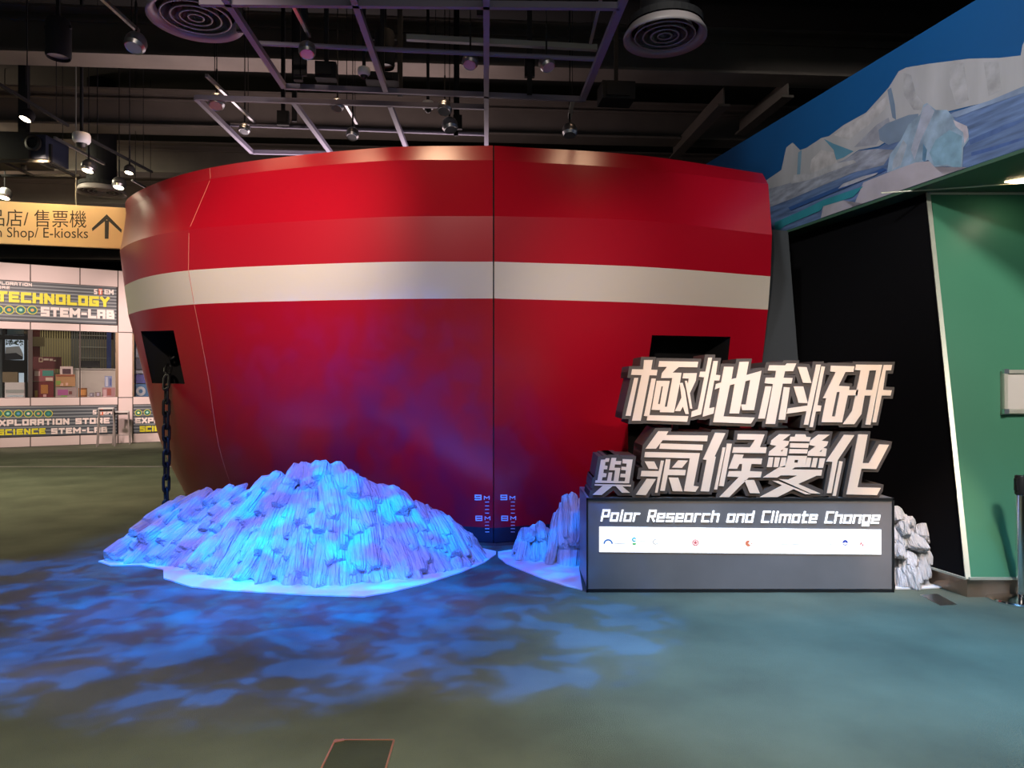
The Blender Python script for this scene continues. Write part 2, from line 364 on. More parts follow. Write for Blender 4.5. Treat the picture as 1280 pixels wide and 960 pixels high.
globe_lamp(149, 229, 2.95, .095, 'lit silver lamp just above far diffuser near ship corner', True, (.1, 0))
globe_lamp(6, 242, 2.95, .10, 'lit silver lamp at the left edge over the orange sign', True, (.1, 0))

def track(a, b, H, m, lab, t=.03):
    pa, pb = CP(*a, H), CP(*b, H); o = thing('lighting_track', lab, 'track', pa, 'lighting tracks')
    MB().bar(pa, pb, t, t).build('rail', m, o)
    for f in (.15, .85):
        p = pa.lerp(pb, f); MB().box((p.x, p.y, (p.z + 6.5) / 2), (.006, .006, 6.5 - p.z)).build('hanger_cable', M['blackmetal'], o)
track((110, -18), (173, 39), 3.02, M['lampmetal'], 'grey lighting track leading to the large unlit globe lamp at top left')
track((352, -22), (387, 45), 3.02, M['lampmetal'], 'grey lighting track leading to the lamp beside the black bracket')
track((-30, 88), (85, 157), 3.02, M['blackmetal'], 'black lighting track running past the spotlight above the projector')
track((68, 172), (130, 205), 3.1, M['lampmetal'], 'short pale lighting track right of the projector')
track((108, 172), (190, 215), 3.05, M['blackmetal'], 'black lighting track holding lit spotlight left of ship corner')
track((258, 94), (318, 152), 3.02, M['lampmetal'], 'grey lighting track inside left corner of far grid frame')
track((431, 128), (446, 154), 3.02, M['lampmetal'], 'short grey lighting track between grid frames over the ship')
track((716, 126), (712, 147), 2.95, M['conduit'], 'white short rail holding globe lamp right of centre', .04)
track((165, 225), (192, 240), 3.1, M['lampmetal'], 'short grey lighting track touching the ship left rim corner')
track((752, -5), (738, 54), 3.2, M['conduit'], 'pair-like pale conduit running up to top right grid corner', .025)
track((508, 47), (746, 60), 3.25, M['conduit'], 'long pale fluorescent batten behind the grid at top centre', .05)

# black speakers / fixtures
def can(px, py, H, r, h, lab):
    c = CP(px, py, H); t = thing('can_speaker', lab, 'speaker', c, 'black cylinder fixtures')
    MB().lathe(c, [(0.001, h), (r * .9, h), (r, h * .9), (r, 0), (r * .92, -.02), (r * .9, 0.01)], 28).build('body', M['blackmetal'], t, True, 40)
    MB().disc(c + Vector((0, 0, .012)), r * .9, 28).build('grille', M['duct'], t)
    MB().bar(c + Vector((-r - .02, 0, h * .8)), c + Vector((r + .02, 0, h * .8)), .02, .03).box((c.x, c.y, (c.z + h + 6.5) / 2), (.03, .03, 6.5 - c.z - h)).build('yoke', M['blackmetal'], t)
can(73, 70, 3.3, .115, .36, 'black cylindrical hanging fixture at top left in front of the beam')
can(481, 82, 3.2, .10, .34, 'black cylindrical hanging fixture inside the grid above the ship')
def dome_cam(px, py, H, r, lab):
    c = CP(px, py, H); t = thing('dome_camera', lab, 'camera', c, 'ceiling dome cameras')
    MB().lathe(c, [(r * .9, r * .9), (r, r * .7), (r, .0), (r * .86, -.25 * r), (r * .5, -.4 * r)], 24).build('housing', M['white_plastic'], t, True, 40)
    MB().lathe(c, [(r * .66, -.2 * r), (r * .5, -.7 * r), (r * .25, -.92 * r), (.001, -r)], 20).build('lens_dome', M['edge_black'], t, True)
    MB().box((c.x, c.y, (c.z + r * .9 + 6.5) / 2), (.03, .03, 6.5 - c.z - r * .9)).build('stem', M['blackmetal'], t)
dome_cam(102, 176, 3.0, .10, 'white dome camera above the warm lit globe lamp at left')
dome_cam(535, 134, 3.0, .065, 'small white dome camera at the far grid frame edge')
dome_cam(455, 92, 3.0, .06, 'small white box-like dome camera left of black fixture inside grid')
# moving-light / junction boxes
for px, py, H, d, lab in ((408, 90, 3.05, (.20, .12, .16), 'grey brown junction box on the beam inside the grid'),
                          (478, 99, 3.0, (.32, .16, .08), 'flat black box fixture under cylindrical fixture in grid'),
                          (770, 118, 3.0, (.34, .25, .18), 'black slanted spotlight box right of the grid corner'),
                          (662, 83, 3.2, (.10, .05, .22), 'black bracket plate beside the right dim globe lamp'),
                          (373, 84, 3.0, (.08, .06, .26), 'black vertical bracket next to lamp inside the grid'),
                          (354, 148, 3.0, (.13, .05, .16), 'black bolt plate box above the ship rim at left'),
                          (572, 153, 3.0, (.10, .05, .16), 'black bolt plate box just behind bell lamp')):
    c = CP(px, py, H); t = thing('ceiling_fixture', lab, 'fixture', c, 'black fixtures in the ceiling')
    MB().box(c, d, .1).box(c + Vector((0, -d[1] / 2 - .01, 0)), (d[0] * .7, .02, d[2] * .7), .1).build('body', M['blackmetal'], t)
    MB().box((c.x, c.y, (c.z + d[2] / 2 + 6.5) / 2), (.04, .03, 6.5 - c.z - d[2] / 2)).build('hanger', M['blackmetal'], t)
# projector at left
c = CP(32, 190, 3.0)
t = thing('ceiling_projector', 'large black projector hanging on a frame above the orange direction sign', 'projector', c)
MB().box(c + Vector((-.15, 0, .0)), (.72, .5, .34)).build('body', M['blackmetal'], t)
MB().box(c + Vector((.30, .02, .0)), (.20, .46, .30)).build('front_section', mat('blue_black', (.02, .025, .05), .4), t)
MB().lathe(c + Vector((.27, -.24, .03)), [(.10, 0), (.10, -.03), (.07, -.04), (.065, -.0), (.001, -.0)], 24, tilt=Matrix.Rotation(R(90), 3, 'X') @ Matrix.Rotation(R(180), 3, 'X')).build('lens_ring', M['edge_black'], t, True, 40)
f = MB()
for dx in (-.55, -.1, .45): f.bar(c + Vector((dx, -.3, -.22)), c + Vector((dx, .3, -.22)), .03, .03)
for dy in (-.3, .3): f.bar(c + Vector((-.7, dy, -.22)), c + Vector((.52, dy, -.22)), .04, .03)
f.bar(c + Vector((.52, -.3, -.22)), c + Vector((.52, -.3, -.0)), .03, .03)
f.build('cradle', M['blackmetal'], t)
MB().box((c.x - .02, c.y, (c.z + .17 + 6.5) / 2), (.10, .08, 6.5 - c.z - .17)).build('drop_pole', M['blackmetal'], t)
MB().bar(c + Vector((-.02, 0, -.23)), c + Vector((-.02, 0, .2)), .05, .04).build('bracket', M['blackmetal'], t)

# ------------------------------------------------------------------ the ship
LV = [  # z, plan points: back, silhouette, near-left, seam, mid-left, bow, mid-right, right end
 (3.923, [(-5.45, 11.4), (-5.15, 9.5), (-4.55, 8.5), (-3.22, 7.50), (-1.41, 6.89), (-.178, 6.80), (1.29, 7.09), (2.74, 7.70)]),
 (3.726, [(-5.25, 11.3), (-4.92, 9.1), (-4.35, 8.2), (-3.10, 7.24), (-1.36, 6.67), (-.173, 6.62), (1.25, 6.90), (2.70, 7.42)]),
 (3.135, [(-4.90, 11.0), (-4.68, 8.7), (-4.27, 7.76), (-3.17, 6.91), (-1.30, 6.41), (-.166, 6.35), (1.20, 6.53), (2.64, 7.15)]),
 (2.736, [(-4.82, 11.0), (-4.62, 8.7), (-4.26, 7.82), (-3.18, 6.92), (-1.31, 6.46), (-.168, 6.42), (1.23, 6.70), (2.68, 7.30)]),
 (2.410, [(-4.76, 11.0), (-4.56, 8.7), (-4.24, 7.86), (-3.15, 6.98), (-1.33, 6.58), (-.170, 6.50), (1.25, 6.85), (2.72, 7.48)]),
 (1.700, [(-4.65, 11.0), (-4.45, 9.0), (-4.16, 8.00), (-3.15, 7.30), (-1.36, 6.78), (-.174, 6.66), (1.27, 7.02), (2.73, 7.75)]),
 (0.900, [(-4.50, 11.2), (-4.40, 9.4), (-4.20, 8.45), (-3.24, 7.80), (-1.40, 7.05), (-.178, 6.82), (1.30, 7.28), (2.74, 8.20)]),
 (0.188, [(-4.45, 11.4), (-4.38, 10.0), (-4.24, 9.15), (-3.34, 8.55), (-1.45, 7.42), (-.183, 7.00), (1.35, 7.62), (2.75, 8.90)]),
 (0.030, [(-4.43, 11.4), (-4.36, 10.05), (-4.22, 9.20), (-3.32, 8.60), (-1.44, 7.46), (-.184, 7.04), (1.34, 7.66), (2.74, 8.95)])]
def cr(p, t):                                                  # Catmull-Rom through list p, t in 0..len-1
    n = len(p) - 1; i = min(int(t), n - 1); f = t - i
    g = lambda k: p[k] if 0 <= k <= n else (2 * p[0] - p[1] if k < 0 else 2 * p[n] - p[n - 1])
    a, b, c, d = g(i - 1), g(i), g(i + 1), g(i + 2)
    return .5 * ((2 * b) + (c - a) * f + (2 * a - 5 * b + 4 * c - d) * f * f + (3 * b - a - 3 * c + d) * f ** 3)
def plan(level, u):                                            # u in 0..7
    z, pts = LV[level]; P = [Vector((x, y, z)) for x, y in pts]
    return cr(P[:6], u) if u <= 5 else cr(P[5:], u - 5)
def hull_pt(v, u, rng=None):                                   # v: level coordinate (smooth only within lower hull)
    i = int(v)
    if v <= 4 or v >= 7:
        i = min(i, 7); f = v - i; return plan(i, u).lerp(plan(i + 1, u), f)
    return cr([plan(k, u) for k in (4, 5, 6, 7)], v - 4)
ship = thing('icebreaker_bow', 'big red ship bow with a white stripe standing behind the ice mound', 'ship model', (-.18, 7.0, 0))
BANDS = [('rail_strake', 0, 1, 'red', 1), ('upper_strake', 1, 2, 'red', 3), ('middle_strake', 2, 3, 'red', 2), ('white_stripe', 3, 4, 'white_hull', 2),
         ('lower_hull_panel', 4, 7, 'red', 14), ('boot_strake', 7, 8, 'boot', 1)]
SPANS = [(0, 3, 22), (3, 5, 24), (5, 7, 28)]
hull_parts = []; bvh_v = []; bvh_f = []
for bn, v0, v1, mk, nv in BANDS:
    for si, (u0, u1, nu) in enumerate(SPANS):
        vs = []; ua, ub = u0, u1
        gap = .0035
        for i in range(nv + 1):
            for j in range(nu + 1):
                u = u0 + (u1 - u0) * j / nu
                p = hull_pt(v0 + (v1 - v0) * i / nv, u)
                if u == 5: p = p + Vector((-.007 if si == 1 else .007, 0, 0))
                vs.append(p)
        fs = [(i * (nu + 1) + j, i * (nu + 1) + j + 1, (i + 1) * (nu + 1) + j + 1, (i + 1) * (nu + 1) + j) for i in range(nv) for j in range(nu)]
        n0 = len(bvh_v); bvh_v += vs; bvh_f += [tuple(k + n0 for k in f) for f in fs]
        me = bpy.data.meshes.new(bn); bm = bmesh.new()
        bv = [bm.verts.new(v) for v in vs]
        for f in fs: bm.faces.new([bv[k] for k in f])
        bmesh.ops.recalc_face_normals(bm, faces=bm.faces)
        # make the normals face outwards (towards the visitor), then thicken inwards
        bm.normal_update()
        if sum(f.normal.y for f in bm.faces) > 0: bmesh.ops.reverse_faces(bm, faces=bm.faces)
        geom = bm.faces[:]
        bmesh.ops.solidify(bm, geom=geom, thickness=.02)
        bmesh.ops.recalc_face_normals(bm, faces=bm.faces)
        bm.to_mesh(me); bm.free(); me.materials.append(M[mk])
        for p in me.polygons: p.use_smooth = True
        me.set_sharp_from_angle(angle=R(25))
        o = bpy.data.objects.new(bn, me); COL.objects.link(o); o.parent = ship; o.location = -ship.location
        if bn == 'white_stripe': o['label'] = 'white painted stripe'
        if bn == 'boot_strake': o['label'] = 'dark blue-black strip along the hull foot'
        hull_parts.append((bn, si, o))
bvh = BVHTree.FromPolygons(bvh_v, bvh_f)
EYEV = Vector((0, 0, EYE))
def on_hull(px, py, off=.0):
    d = W(px, py, 1.0) - EYEV; hit, nrm, i, dist = bvh.ray_cast(EYEV, d.normalized())
    if hit is None: return None
    if nrm.dot(d) > 0: nrm = -nrm
    return hit + nrm * off
# openings cut through the plating, each lined by a black box
def opening(quad, back, targets):
    pts = []
    for q in quad:
        p = on_hull(*q)
        if p is None: p = W(q[0], q[1], 8.2)
        pts.append(p)
    cut = MB(); near = [EYEV + (p - EYEV) * .93 for p in pts]; far = [EYEV + (p - EYEV) * 1.08 for p in pts]
    cut.add(near + far, [(0, 1, 2, 3), (7, 6, 5, 4), (0, 4, 5, 1), (1, 5, 6, 2), (2, 6, 7, 3), (3, 7, 4, 0)])
    co = cut.build('cutter', M['black'])
    for bn, si, o in hull_parts:
        if (bn, si) in targets:
            md = o.modifiers.new('b', 'BOOLEAN'); md.object = co; md.operation = 'DIFFERENCE'; md.solver = 'EXACT'
            bpy.context.view_layer.update()
            ev = o.evaluated_get(bpy.context.evaluated_depsgraph_get()); nm = bpy.data.meshes.new_from_object(ev)
            o.modifiers.clear(); o.data = nm
            if len(nm.materials) == 0: nm.materials.append(M['red'])
            for p in nm.polygons: p.material_index = 0
    bpy.data.objects.remove(co)
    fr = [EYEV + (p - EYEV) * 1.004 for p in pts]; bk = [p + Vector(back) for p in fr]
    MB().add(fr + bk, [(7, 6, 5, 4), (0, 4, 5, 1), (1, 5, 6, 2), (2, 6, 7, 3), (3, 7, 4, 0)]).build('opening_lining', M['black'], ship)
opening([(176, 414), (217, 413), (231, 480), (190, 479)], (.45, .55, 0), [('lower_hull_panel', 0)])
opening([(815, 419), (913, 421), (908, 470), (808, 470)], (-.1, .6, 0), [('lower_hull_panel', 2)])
opening([(785, 512), (925, 512), (925, 648), (785, 648)], (0, .6, 0), [('lower_hull_panel', 2)])  # dark recess cut in to stand for shade low on the hull
# seam strips and pale joint line
def strip(u, off, wd, v0, v1, m, name, lab=None):
    mb_ = MB(); n = 40; P = []
    for i in range(n + 1):
        v = v0 + (v1 - v0) * i / n; p = hull_pt(v, u); q = hull_pt(v, u + .02); sd = (q - p).normalized()
        nr = sd.cross(Vector((0, 0, 1))); nr = nr if nr.y < 0 else -nr; nr.normalize()
        P.append((p + nr * off - sd * wd / 2, p + nr * off + sd * wd / 2, p + nr * (off - .008) + sd * wd / 2, p + nr * (off - .008) - sd * wd / 2))
    vs = [x for q in P for x in q]
    fs = [(4 * i + k, 4 * i + (k + 1) % 4, 4 * i + 4 + (k + 1) % 4, 4 * i + 4 + k) for i in range(n) for k in range(4)]
    o = mb_.add(vs, fs).build(name, m, ship)
    if lab: o['label'] = lab
strip(3, .002, .006, 0, 7, M['seam'], 'joint_line', 'thin pale joint between hull panels')
strip(4.995, -.012, .05, 0, 8, M['black'], 'seam_backing')
# deck, end wall, rear wall and plinth close the volume
top = [plan(0, u) + Vector((0, .03, -.03)) for u in [i * 7 / 60 for i in range(61)]]
n = len(top); MB().add(top + [Vector((2.72, 11.3, 3.89))], [tuple(range(n + 1))]).build('deck', M['boot'], ship)
endp = [hull_pt(v, 7) + Vector((-.03, .02, 0)) for v in (0, 1, 2, 3, 4, 4.5, 5, 5.5, 6, 7, 8)]
MB().add([Vector(p) for p in endp] + [Vector((2.70, 11.3, .03)), Vector((2.70, 11.3, 3.90))], [tuple(range(13))]).build('end_wall', M['grey_wall'], ship)
MB().box((-1.0, 11.35, 1.97), (7.6, .05, 3.88)).build('rear_wall', M['grey_wall'], ship)
base = [plan(8, u) + Vector((0, .0, -.03)) for u in [i * 7 / 60 for i in range(61)]]
MB().add([b + Vector((0, -.02, 0)) for b in base] + [b + Vector((0, -.02, .03)) for b in base], [(i, i + 1, i + 62, i + 61) for i in range(60)]).build('foot_plinth', M['plinth_brown'], ship)
# draught marks
white_mark = mat('draught_mark_white', (.75, .78, .85), .5)
for gx in (0, 32):
    for txt, x0, x1, yb, h, th in (('9', 593.5 + gx, 602 + gx, 625, 6.6, 1.2), ('M', 605 + gx, 612 + gx, 624.5, 4.6, .9),
                                   ('8', 594.5 + gx, 603 + gx, 651, 6.4, 1.1), ('M', 606 + gx, 613 + gx, 650, 4.6, .9)):
        mb = MB()
        for q in stroke_quads(txt, x0, x1, 0, h, th):
            P = [on_hull(a, yb - b, .004) for a, b in q]; B = [on_hull(a, yb - b, .0) for a, b in q]
            mb.add(P + B, [(0, 1, 2, 3), (0, 4, 5, 1), (1, 5, 6, 2), (2, 6, 7, 3), (3, 7, 4, 0)])
        mb.build('draught_number' if txt != 'M' else 'draught_letter', white_mark, ship)
    for k, y in enumerate((627.5, 632.3, 636.8, 641.3, 652.5, 656.6, 660.8, 664.8)):
        P = [on_hull(a + gx, b, .004) for a, b in ((606.5, y - .27), (611.5, y - .27), (611.5, y + .27), (606.5, y + .27))]
        B = [on_hull(a + gx, b, .0) for a, b in ((606.5, y - .27), (611.5, y - .27), (611.5, y + .27), (606.5, y + .27))]
        MB().add(P + B, [(0, 1, 2, 3), (0, 4, 5, 1), (1, 5, 6, 2), (2, 6, 7, 3), (3, 7, 4, 0)]).build('draught_tick', white_mark, ship)

# ------------------------------------------------------------------ anchor chain
def link_mesh():
    mb_ = MB(); pts = []; a, b = .031, .052
    for k in range(9): t = math.pi * k / 8; pts.append((a * math.cos(t), 0, b + a * math.sin(t)))
    for k in range(9): t = math.pi + math.pi * k / 8; pts.append((a * math.cos(t), 0, -b + a * math.sin(t)))
    return mb_.tube(pts, .0155, 8, closed=True)
chain = thing('anchor_chain', 'black chain hanging from left hull opening down to the floor behind the ice', 'chain', W(207, 480, 7.55), local=True)
lk = link_mesh().build('chain_link', M['chain'], chain, True); lk.location = (0, 0, 0)
cp = [W(215, 428, 8.25), W(216, 443, 8.0), W(210, 462, 7.74), W(208, 478, 7.58)]
base_p = cp[-1]; pitch = .136
z = base_p.z - pitch
while z > .06: cp.append(Vector((base_p.x + .002 * math.sin(z * 9), base_p.y, z))); z -= pitch
# resample upper part by pitch
for i, p in enumerate(cp):
    o = lk if i == 0 else lk.copy()
    if i: COL.objects.link(o); o.parent = chain
    nx = cp[min(i + 1, len(cp) - 1)]; pv = cp[max(i - 1, 0)]; d = (nx - pv).normalized()
    q = d.to_track_quat('Z', 'Y') @ Matrix.Rotation(R(45 if i % 2 else -45) + random.uniform(-.25, .25), 3, 'Z').to_quaternion()
    o.rotation_mode = 'QUATERNION'; o.rotation_quaternion = q; o.location = p - Vector(chain.location)
    if i < 3: o.scale = (1, 1, 1.08)

# ------------------------------------------------------------------ ice mounds
def interp(tab, x):
    if x <= tab[0][0]: return tab[0][1]
    for (a, fa), (b, fb) in zip(tab, tab[1:]):
        if x <= b: return fa + (fb - fa) * (x - a) / (b - a)
    return tab[-1][1]
def slab_mesh(seed):
    rnd = random.Random(seed); bm = bmesh.new()
    top, bot = rnd.uniform(.25, .8), rnd.uniform(.35, .9); sk = rnd.uniform(-.14, .14)
    for z_, f_ in ((-.5, bot), (-.38, .95), (.0, 1.0), (.32, .92), (.5, top)):
        cx = sk * z_ + rnd.uniform(-.05, .05); n = 5
        for x, y in ((-.5, -.25), (-.30, .34), (.12, .5), (.44, .22), (.48, -.3)):
            bm.verts.new((cx + x * f_ * rnd.uniform(.8, 1.1), y * (f_ if z_ > 0 else 1) * rnd.uniform(.75, 1.2), z_ + x * rnd.uniform(-.16, .16) * (1 if abs(z_) > .4 else 0)))
    r = bmesh.ops.convex_hull(bm, input=bm.verts[:])
    bmesh.ops.delete(bm, geom=[v for v in bm.verts if not v.link_faces], context='VERTS')
    bmesh.ops.bevel(bm, geom=[e for e in bm.edges if len(e.link_faces) == 2 and e.calc_face_angle(0) > .5], offset=.018, segments=1, affect='EDGES')
    bmesh.ops.recalc_face_normals(bm, faces=bm.faces)
    me = bpy.data.meshes.new('ice_slab'); bm.to_mesh(me); bm.free(); me.materials.append(M['ice'])
    for p in me.polygons: p.use_smooth = False
    return me
SL = [slab_mesh(100 + i) for i in range(24)]
def mound(lab, basep, ridge, rows, wid, ln, back, th=.075, lean=.0, ease=1.35, seed=1, cols_scale=1.0, group=None):
    """basep: [(a,px,py)], ridge: [(a,px,py,Y)] with a in 0..1; real depth from the floor line and the ridge distance"""
    rnd = random.Random(seed)
    bx = [(a, x) for a, x, y in basep]; by = [(a, y) for a, x, y in basep]
    rx = [(a, x) for a, x, y, Y in ridge]; ry = [(a, y) for a, x, y, Y in ridge]; rY = [(a, Y) for a, x, y, Y in ridge]
    def S(a, t):
        x0, y0 = interp(bx, a), interp(by, a); Y0 = EYE * F / (y0 - 480)
        x1, y1, Y1 = interp(rx, a), interp(ry, a), interp(rY, a)
        return W(x0 + (x1 - x0) * t, y0 + (y1 - y0) * t, Y0 + (Y1 - Y0) * t ** ease)
    c0 = S(.5, 0); root = thing('ice_mound', lab, 'ice', (c0.x, c0.y + .3, 0), group)
    na, nt_ = 48, 14; vs = []; fs = []
    for i in range(nt_ + 1):
        for j in range(na + 1):
            p = S(j / na, i / nt_); p = p + Vector((0, .06, -.03)); p.z = max(p.z, .004)
            vs.append(p)
    for j in range(na + 1):
        p = vs[nt_ * (na + 1) + j]; vs.append(Vector((p.x, p.y + back * .5, p.z * .7)))
    for j in range(na + 1):
        p = vs[nt_ * (na + 1) + j]; vs.append(Vector((p.x, p.y + back, .004)))
    for i in range(nt_ + 2):
        for j in range(na): fs.append((i * (na + 1) + j, i * (na + 1) + j + 1, (i + 1) * (na + 1) + j + 1, (i + 1) * (na + 1) + j))
    MB().add(vs, fs).build('ice_core', M['ice_core'], root)
    k = 0
    for r in range(rows):
        t0 = (r + .5) / rows
        L_ = (S(0.02, min(t0, .98)) - S(.98, min(t0, .98))).length
        n = max(2, int(L_ / wid * cols_scale))
        for j in range(n):
            a = (j + .5 + rnd.uniform(-.3, .3) + (.5 if r % 2 else 0) * .6) / n; a = min(max(a, .01), .99)
            t = min(max(t0 + rnd.uniform(-.07, .07), .04), .985)
            p = S(a, t); e = .02
            up = (S(a, min(t + e, 1)) - S(a, max(t - e, 0))).normalized()
            sd = (S(min(a + e, 1), t) - S(max(a - e, 0), t)).normalized()
            nrm = up.cross(sd)
            if nrm.y > 0: nrm = -nrm
            nrm.normalize()
            up = (up - nrm * (.10 + rnd.uniform(-.06, .16)) + sd * rnd.uniform(-.12, .12)).normalized()
            sd = up.cross(nrm).normalized(); nrm = sd.cross(up).normalized()
            if nrm.y > 0: nrm = -nrm; sd = -sd
            w_ = wid * rnd.uniform(.8, 1.35); l_ = ln * rnd.uniform(.75, 1.3) * (.75 if t0 > .8 else 1); h_ = th * rnd.uniform(.8, 1.5)
            c = p + nrm * (h_ * rnd.uniform(-.35, .2))
            low = abs(up.z) * l_ / 2 + .01
            if c.z < low * .8: c = c + up * ((low * .8 - c.z) / max(up.z, .35))
            zr = S(a, 1).z + .035; zt = c.z + up.z * l_ / 2
            if zt > zr: c = c - up * ((zt - zr) / max(up.z, .3))
            o = bpy.data.objects.new('ice_slab', SL[rnd.randrange(len(SL))]); COL.objects.link(o); o.parent = root
            m3 = Matrix((sd * w_, nrm * h_, up * l_)).transposed()
            if m3.determinant() < 0: m3 = Matrix((-sd * w_, nrm * h_, up * l_)).transposed()
            m4 = m3.to_4x4(); m4.translation = c - Vector(root.location); o.matrix_local = m4
    return root
def aa(l): n = len(l) - 1; return [(i / n, *p) for i, p in enumerate(l)]
base1 = [(136, 700), (176, 703), (222, 707), (262, 718), (330, 727), (400, 731), (460, 728), (515, 721), (552, 713), (582, 706), (599, 694)]
ridge1 = [(200, 640, 7.0), (252, 618, 6.95), (296, 614, 6.8), (338, 596, 6.6), (372, 586, 6.45), (404, 583, 6.4), (440, 588, 6.4), (482, 608, 6.45), (524, 634, 6.5), (560, 652, 6.5), (588, 676, 6.5)]
ice1 = mound('large white ice mound of layered slabs under the blue light, left of the sign', aa(base1), aa(ridge1), 6, .165, .42, .45, th=.11, seed=5, cols_scale=2.0)
base2 = [(638, 697), (650, 700), (664, 703), (676, 704), (686, 702)]
ridge2 = [(645, 684, 6.7), (653, 664, 6.72), (666, 653, 6.75), (677, 653, 6.75), (684, 657, 6.75)]
mound('low white ice lump between the ship seam and the sign, left lobe', aa(base2), aa(ridge2), 2, .12, .26, .12, th=.09, seed=8, cols_scale=1.7)
base3 = [(688, 702), (696, 704.5), (706, 706), (716, 707), (724, 707)]
ridge3 = [(690, 656, 6.5), (697, 638, 6.5), (706, 628, 6.5), (718, 622, 6.5), (729, 619, 6.5)]
mound('tall white ice lump directly against the left end of the sign box', aa(base3), aa(ridge3), 2, .13, .48, .15, th=.09, seed=9, cols_scale=2.0)
base4 = [(1121, 733), (1132, 735), (1142, 736), (1152, 735), (1161, 732)]
ridge4 = [(1119, 641, 5.75), (1127, 638, 5.8), (1138, 640, 5.8), (1149, 652, 5.8), (1158, 672, 5.8)]
mound('cream white carved ice block at the right end of the sign box', aa(base4), aa(ridge4), 6, .12, .16, .12, th=.09, seed=11, cols_scale=1.5)

def sheet(lab, pts, z0=.002, th=.010, m='ice_sheet'):
    P = [FL(x, y) for x, y in pts]; q = [(p.x, p.y) for p in P]
    o = MB().prism([q], lambda p: Vector((p[0], p[1], z0 + th)), lambda p: Vector((p[0], p[1], z0))).build('base_sheet', M[m])
    return tag(o, lab, 'base sheet')
sheet('large white base sheet under the big blue-lit ice mound', [(123, 703), (138, 708), (176, 707.5), (204, 713), (204.5, 724), (240, 735), (290, 739.5), (335, 742), (385, 745), (455, 747), (490, 741), (535, 730), (580, 715), (606, 704), (620, 694), (620, 690.5), (600, 686), (560, 680), (420, 672), (300, 670), (220, 672), (170, 690)])
sheet('white base sheet under the small ice lumps left of the sign box', [(622.5, 691), (622.5, 697), (632, 705), (650, 713), (680, 725), (705, 733), (728, 738.5), (724, 712), (724, 695), (705, 687), (660, 686), (636, 689)])
sheet('small cream base sheet under the carved ice block right of the sign', [(1119, 737), (1150, 737), (1183, 735), (1176, 727), (1165, 722), (1120, 722)])

# ------------------------------------------------------------------ title sign
SY = 5.48
def SP(p, off=0.0):                                            # picture point on the sign's front plane
    v = W(p[0], p[1], SY); v.y = SY + off; return v
bx0, bx1 = SP((733, 0)).x, SP((1117, 0)).x
bz1 = SP((0, 622.5)).z
sign = thing('title_sign', 'dark grey exhibition title sign box with standing white Chinese letters and backlit English line', 'sign', ((bx0 + bx1) / 2, SY + .3, 0))
mb = MB().box(((bx0 + bx1) / 2, SY + .30, bz1 / 2 + .012), (bx1 - bx0 - .01, .60, bz1 - .024)); mb.build('box_body', M['sign_grey'], sign)
e = MB(); t_ = .014
for z_ in (.010, bz1 - .008): e.bar((bx0, SY - .003, z_), (bx1, SY - .003, z_), t_, .018)
for x_ in (bx0 + .006, bx1 - .006): e.bar((x_, SY - .003, 0), (x_, SY - .003, bz1), .014, t_)
e.build('edge_frame', M['edge_black'], sign)
CH = {}
CH['first'] = [
 [[(805.2,450),(816,450),(814,462),(822,462.3),(820.8,469.3),(812,469),(801,526),(790,526),(802,469),(789,468.5),(790.3,461.5),(804,461.7)]],
 [[(793,472.3),(798,472.3),(788.3,520),(782,519.8)]],
 [[(814.5,473),(820,473.2),(811.8,519),(860.5,520.2),(859,527.3),(808.5,525.5),(809.5,520.5),(805,520)]],
 [[(824.3,451.3),(873,452.2),(871.8,459.2),(848.5,458.9),(840.8,465.7),(852,466),(850,478.5),(843.2,513),(842.5,515.6),(825,515.3),(825.3,512.7),(814.5,512.3),(821,475.9),(837.3,476.2),(831,508.5),(834,508.5),(840.5,472.5),(826.3,472.6),(827.6,466.3),(834,458.6),(823,458.5)], [(828.7,483),(827,483),(822.6,505),(825,505)]],
 [[(854.5,466.5),(871.3,466.3),(869.8,476),(862.5,491.5),(865.5,511),(862.6,510.8),(856.3,476),(858.7,476),(860,480),(861.2,473.2),(853.3,473)]],
 [[(849.8,478.8),(853.3,478.5),(856.5,488),(861,517.5),(857,517.5),(853.8,508),(850.5,514),(843.8,513.8),(852,497)]]]
CH['second'] = [
 [[(885.5,447),(890.3,447),(876.5,518),(864,521.5),(864.8,514.5),(872.5,511.5),(880.5,471.7),(874,471),(875.5,464.5),(882,464.5)]],
 [[(892,451.2),(897.5,451.2),(895,468.5),(900.6,469),(899.3,475.8),(893,475.5),(886.5,510.5),(893.3,509),(892,517),(878.5,521),(879,516)]],
 [[(905.3,458.3),(917,458.5),(914.5,474),(920.5,472.5),(924.5,452.3),(936.2,452),(933.2,468.8),(952,463.5),(942.8,512.7),(928,512.8),(926.4,505.6),(932.5,505.6),(938,475),(932,476.5),(924,517),(912,516.8),(918.5,480),(912.5,481.5),(904.5,520.5),(943.5,522),(939,529.5),(891.5,527.8),(900,484.5),(893.8,486.8),(895.2,480),(901.5,478)]]]
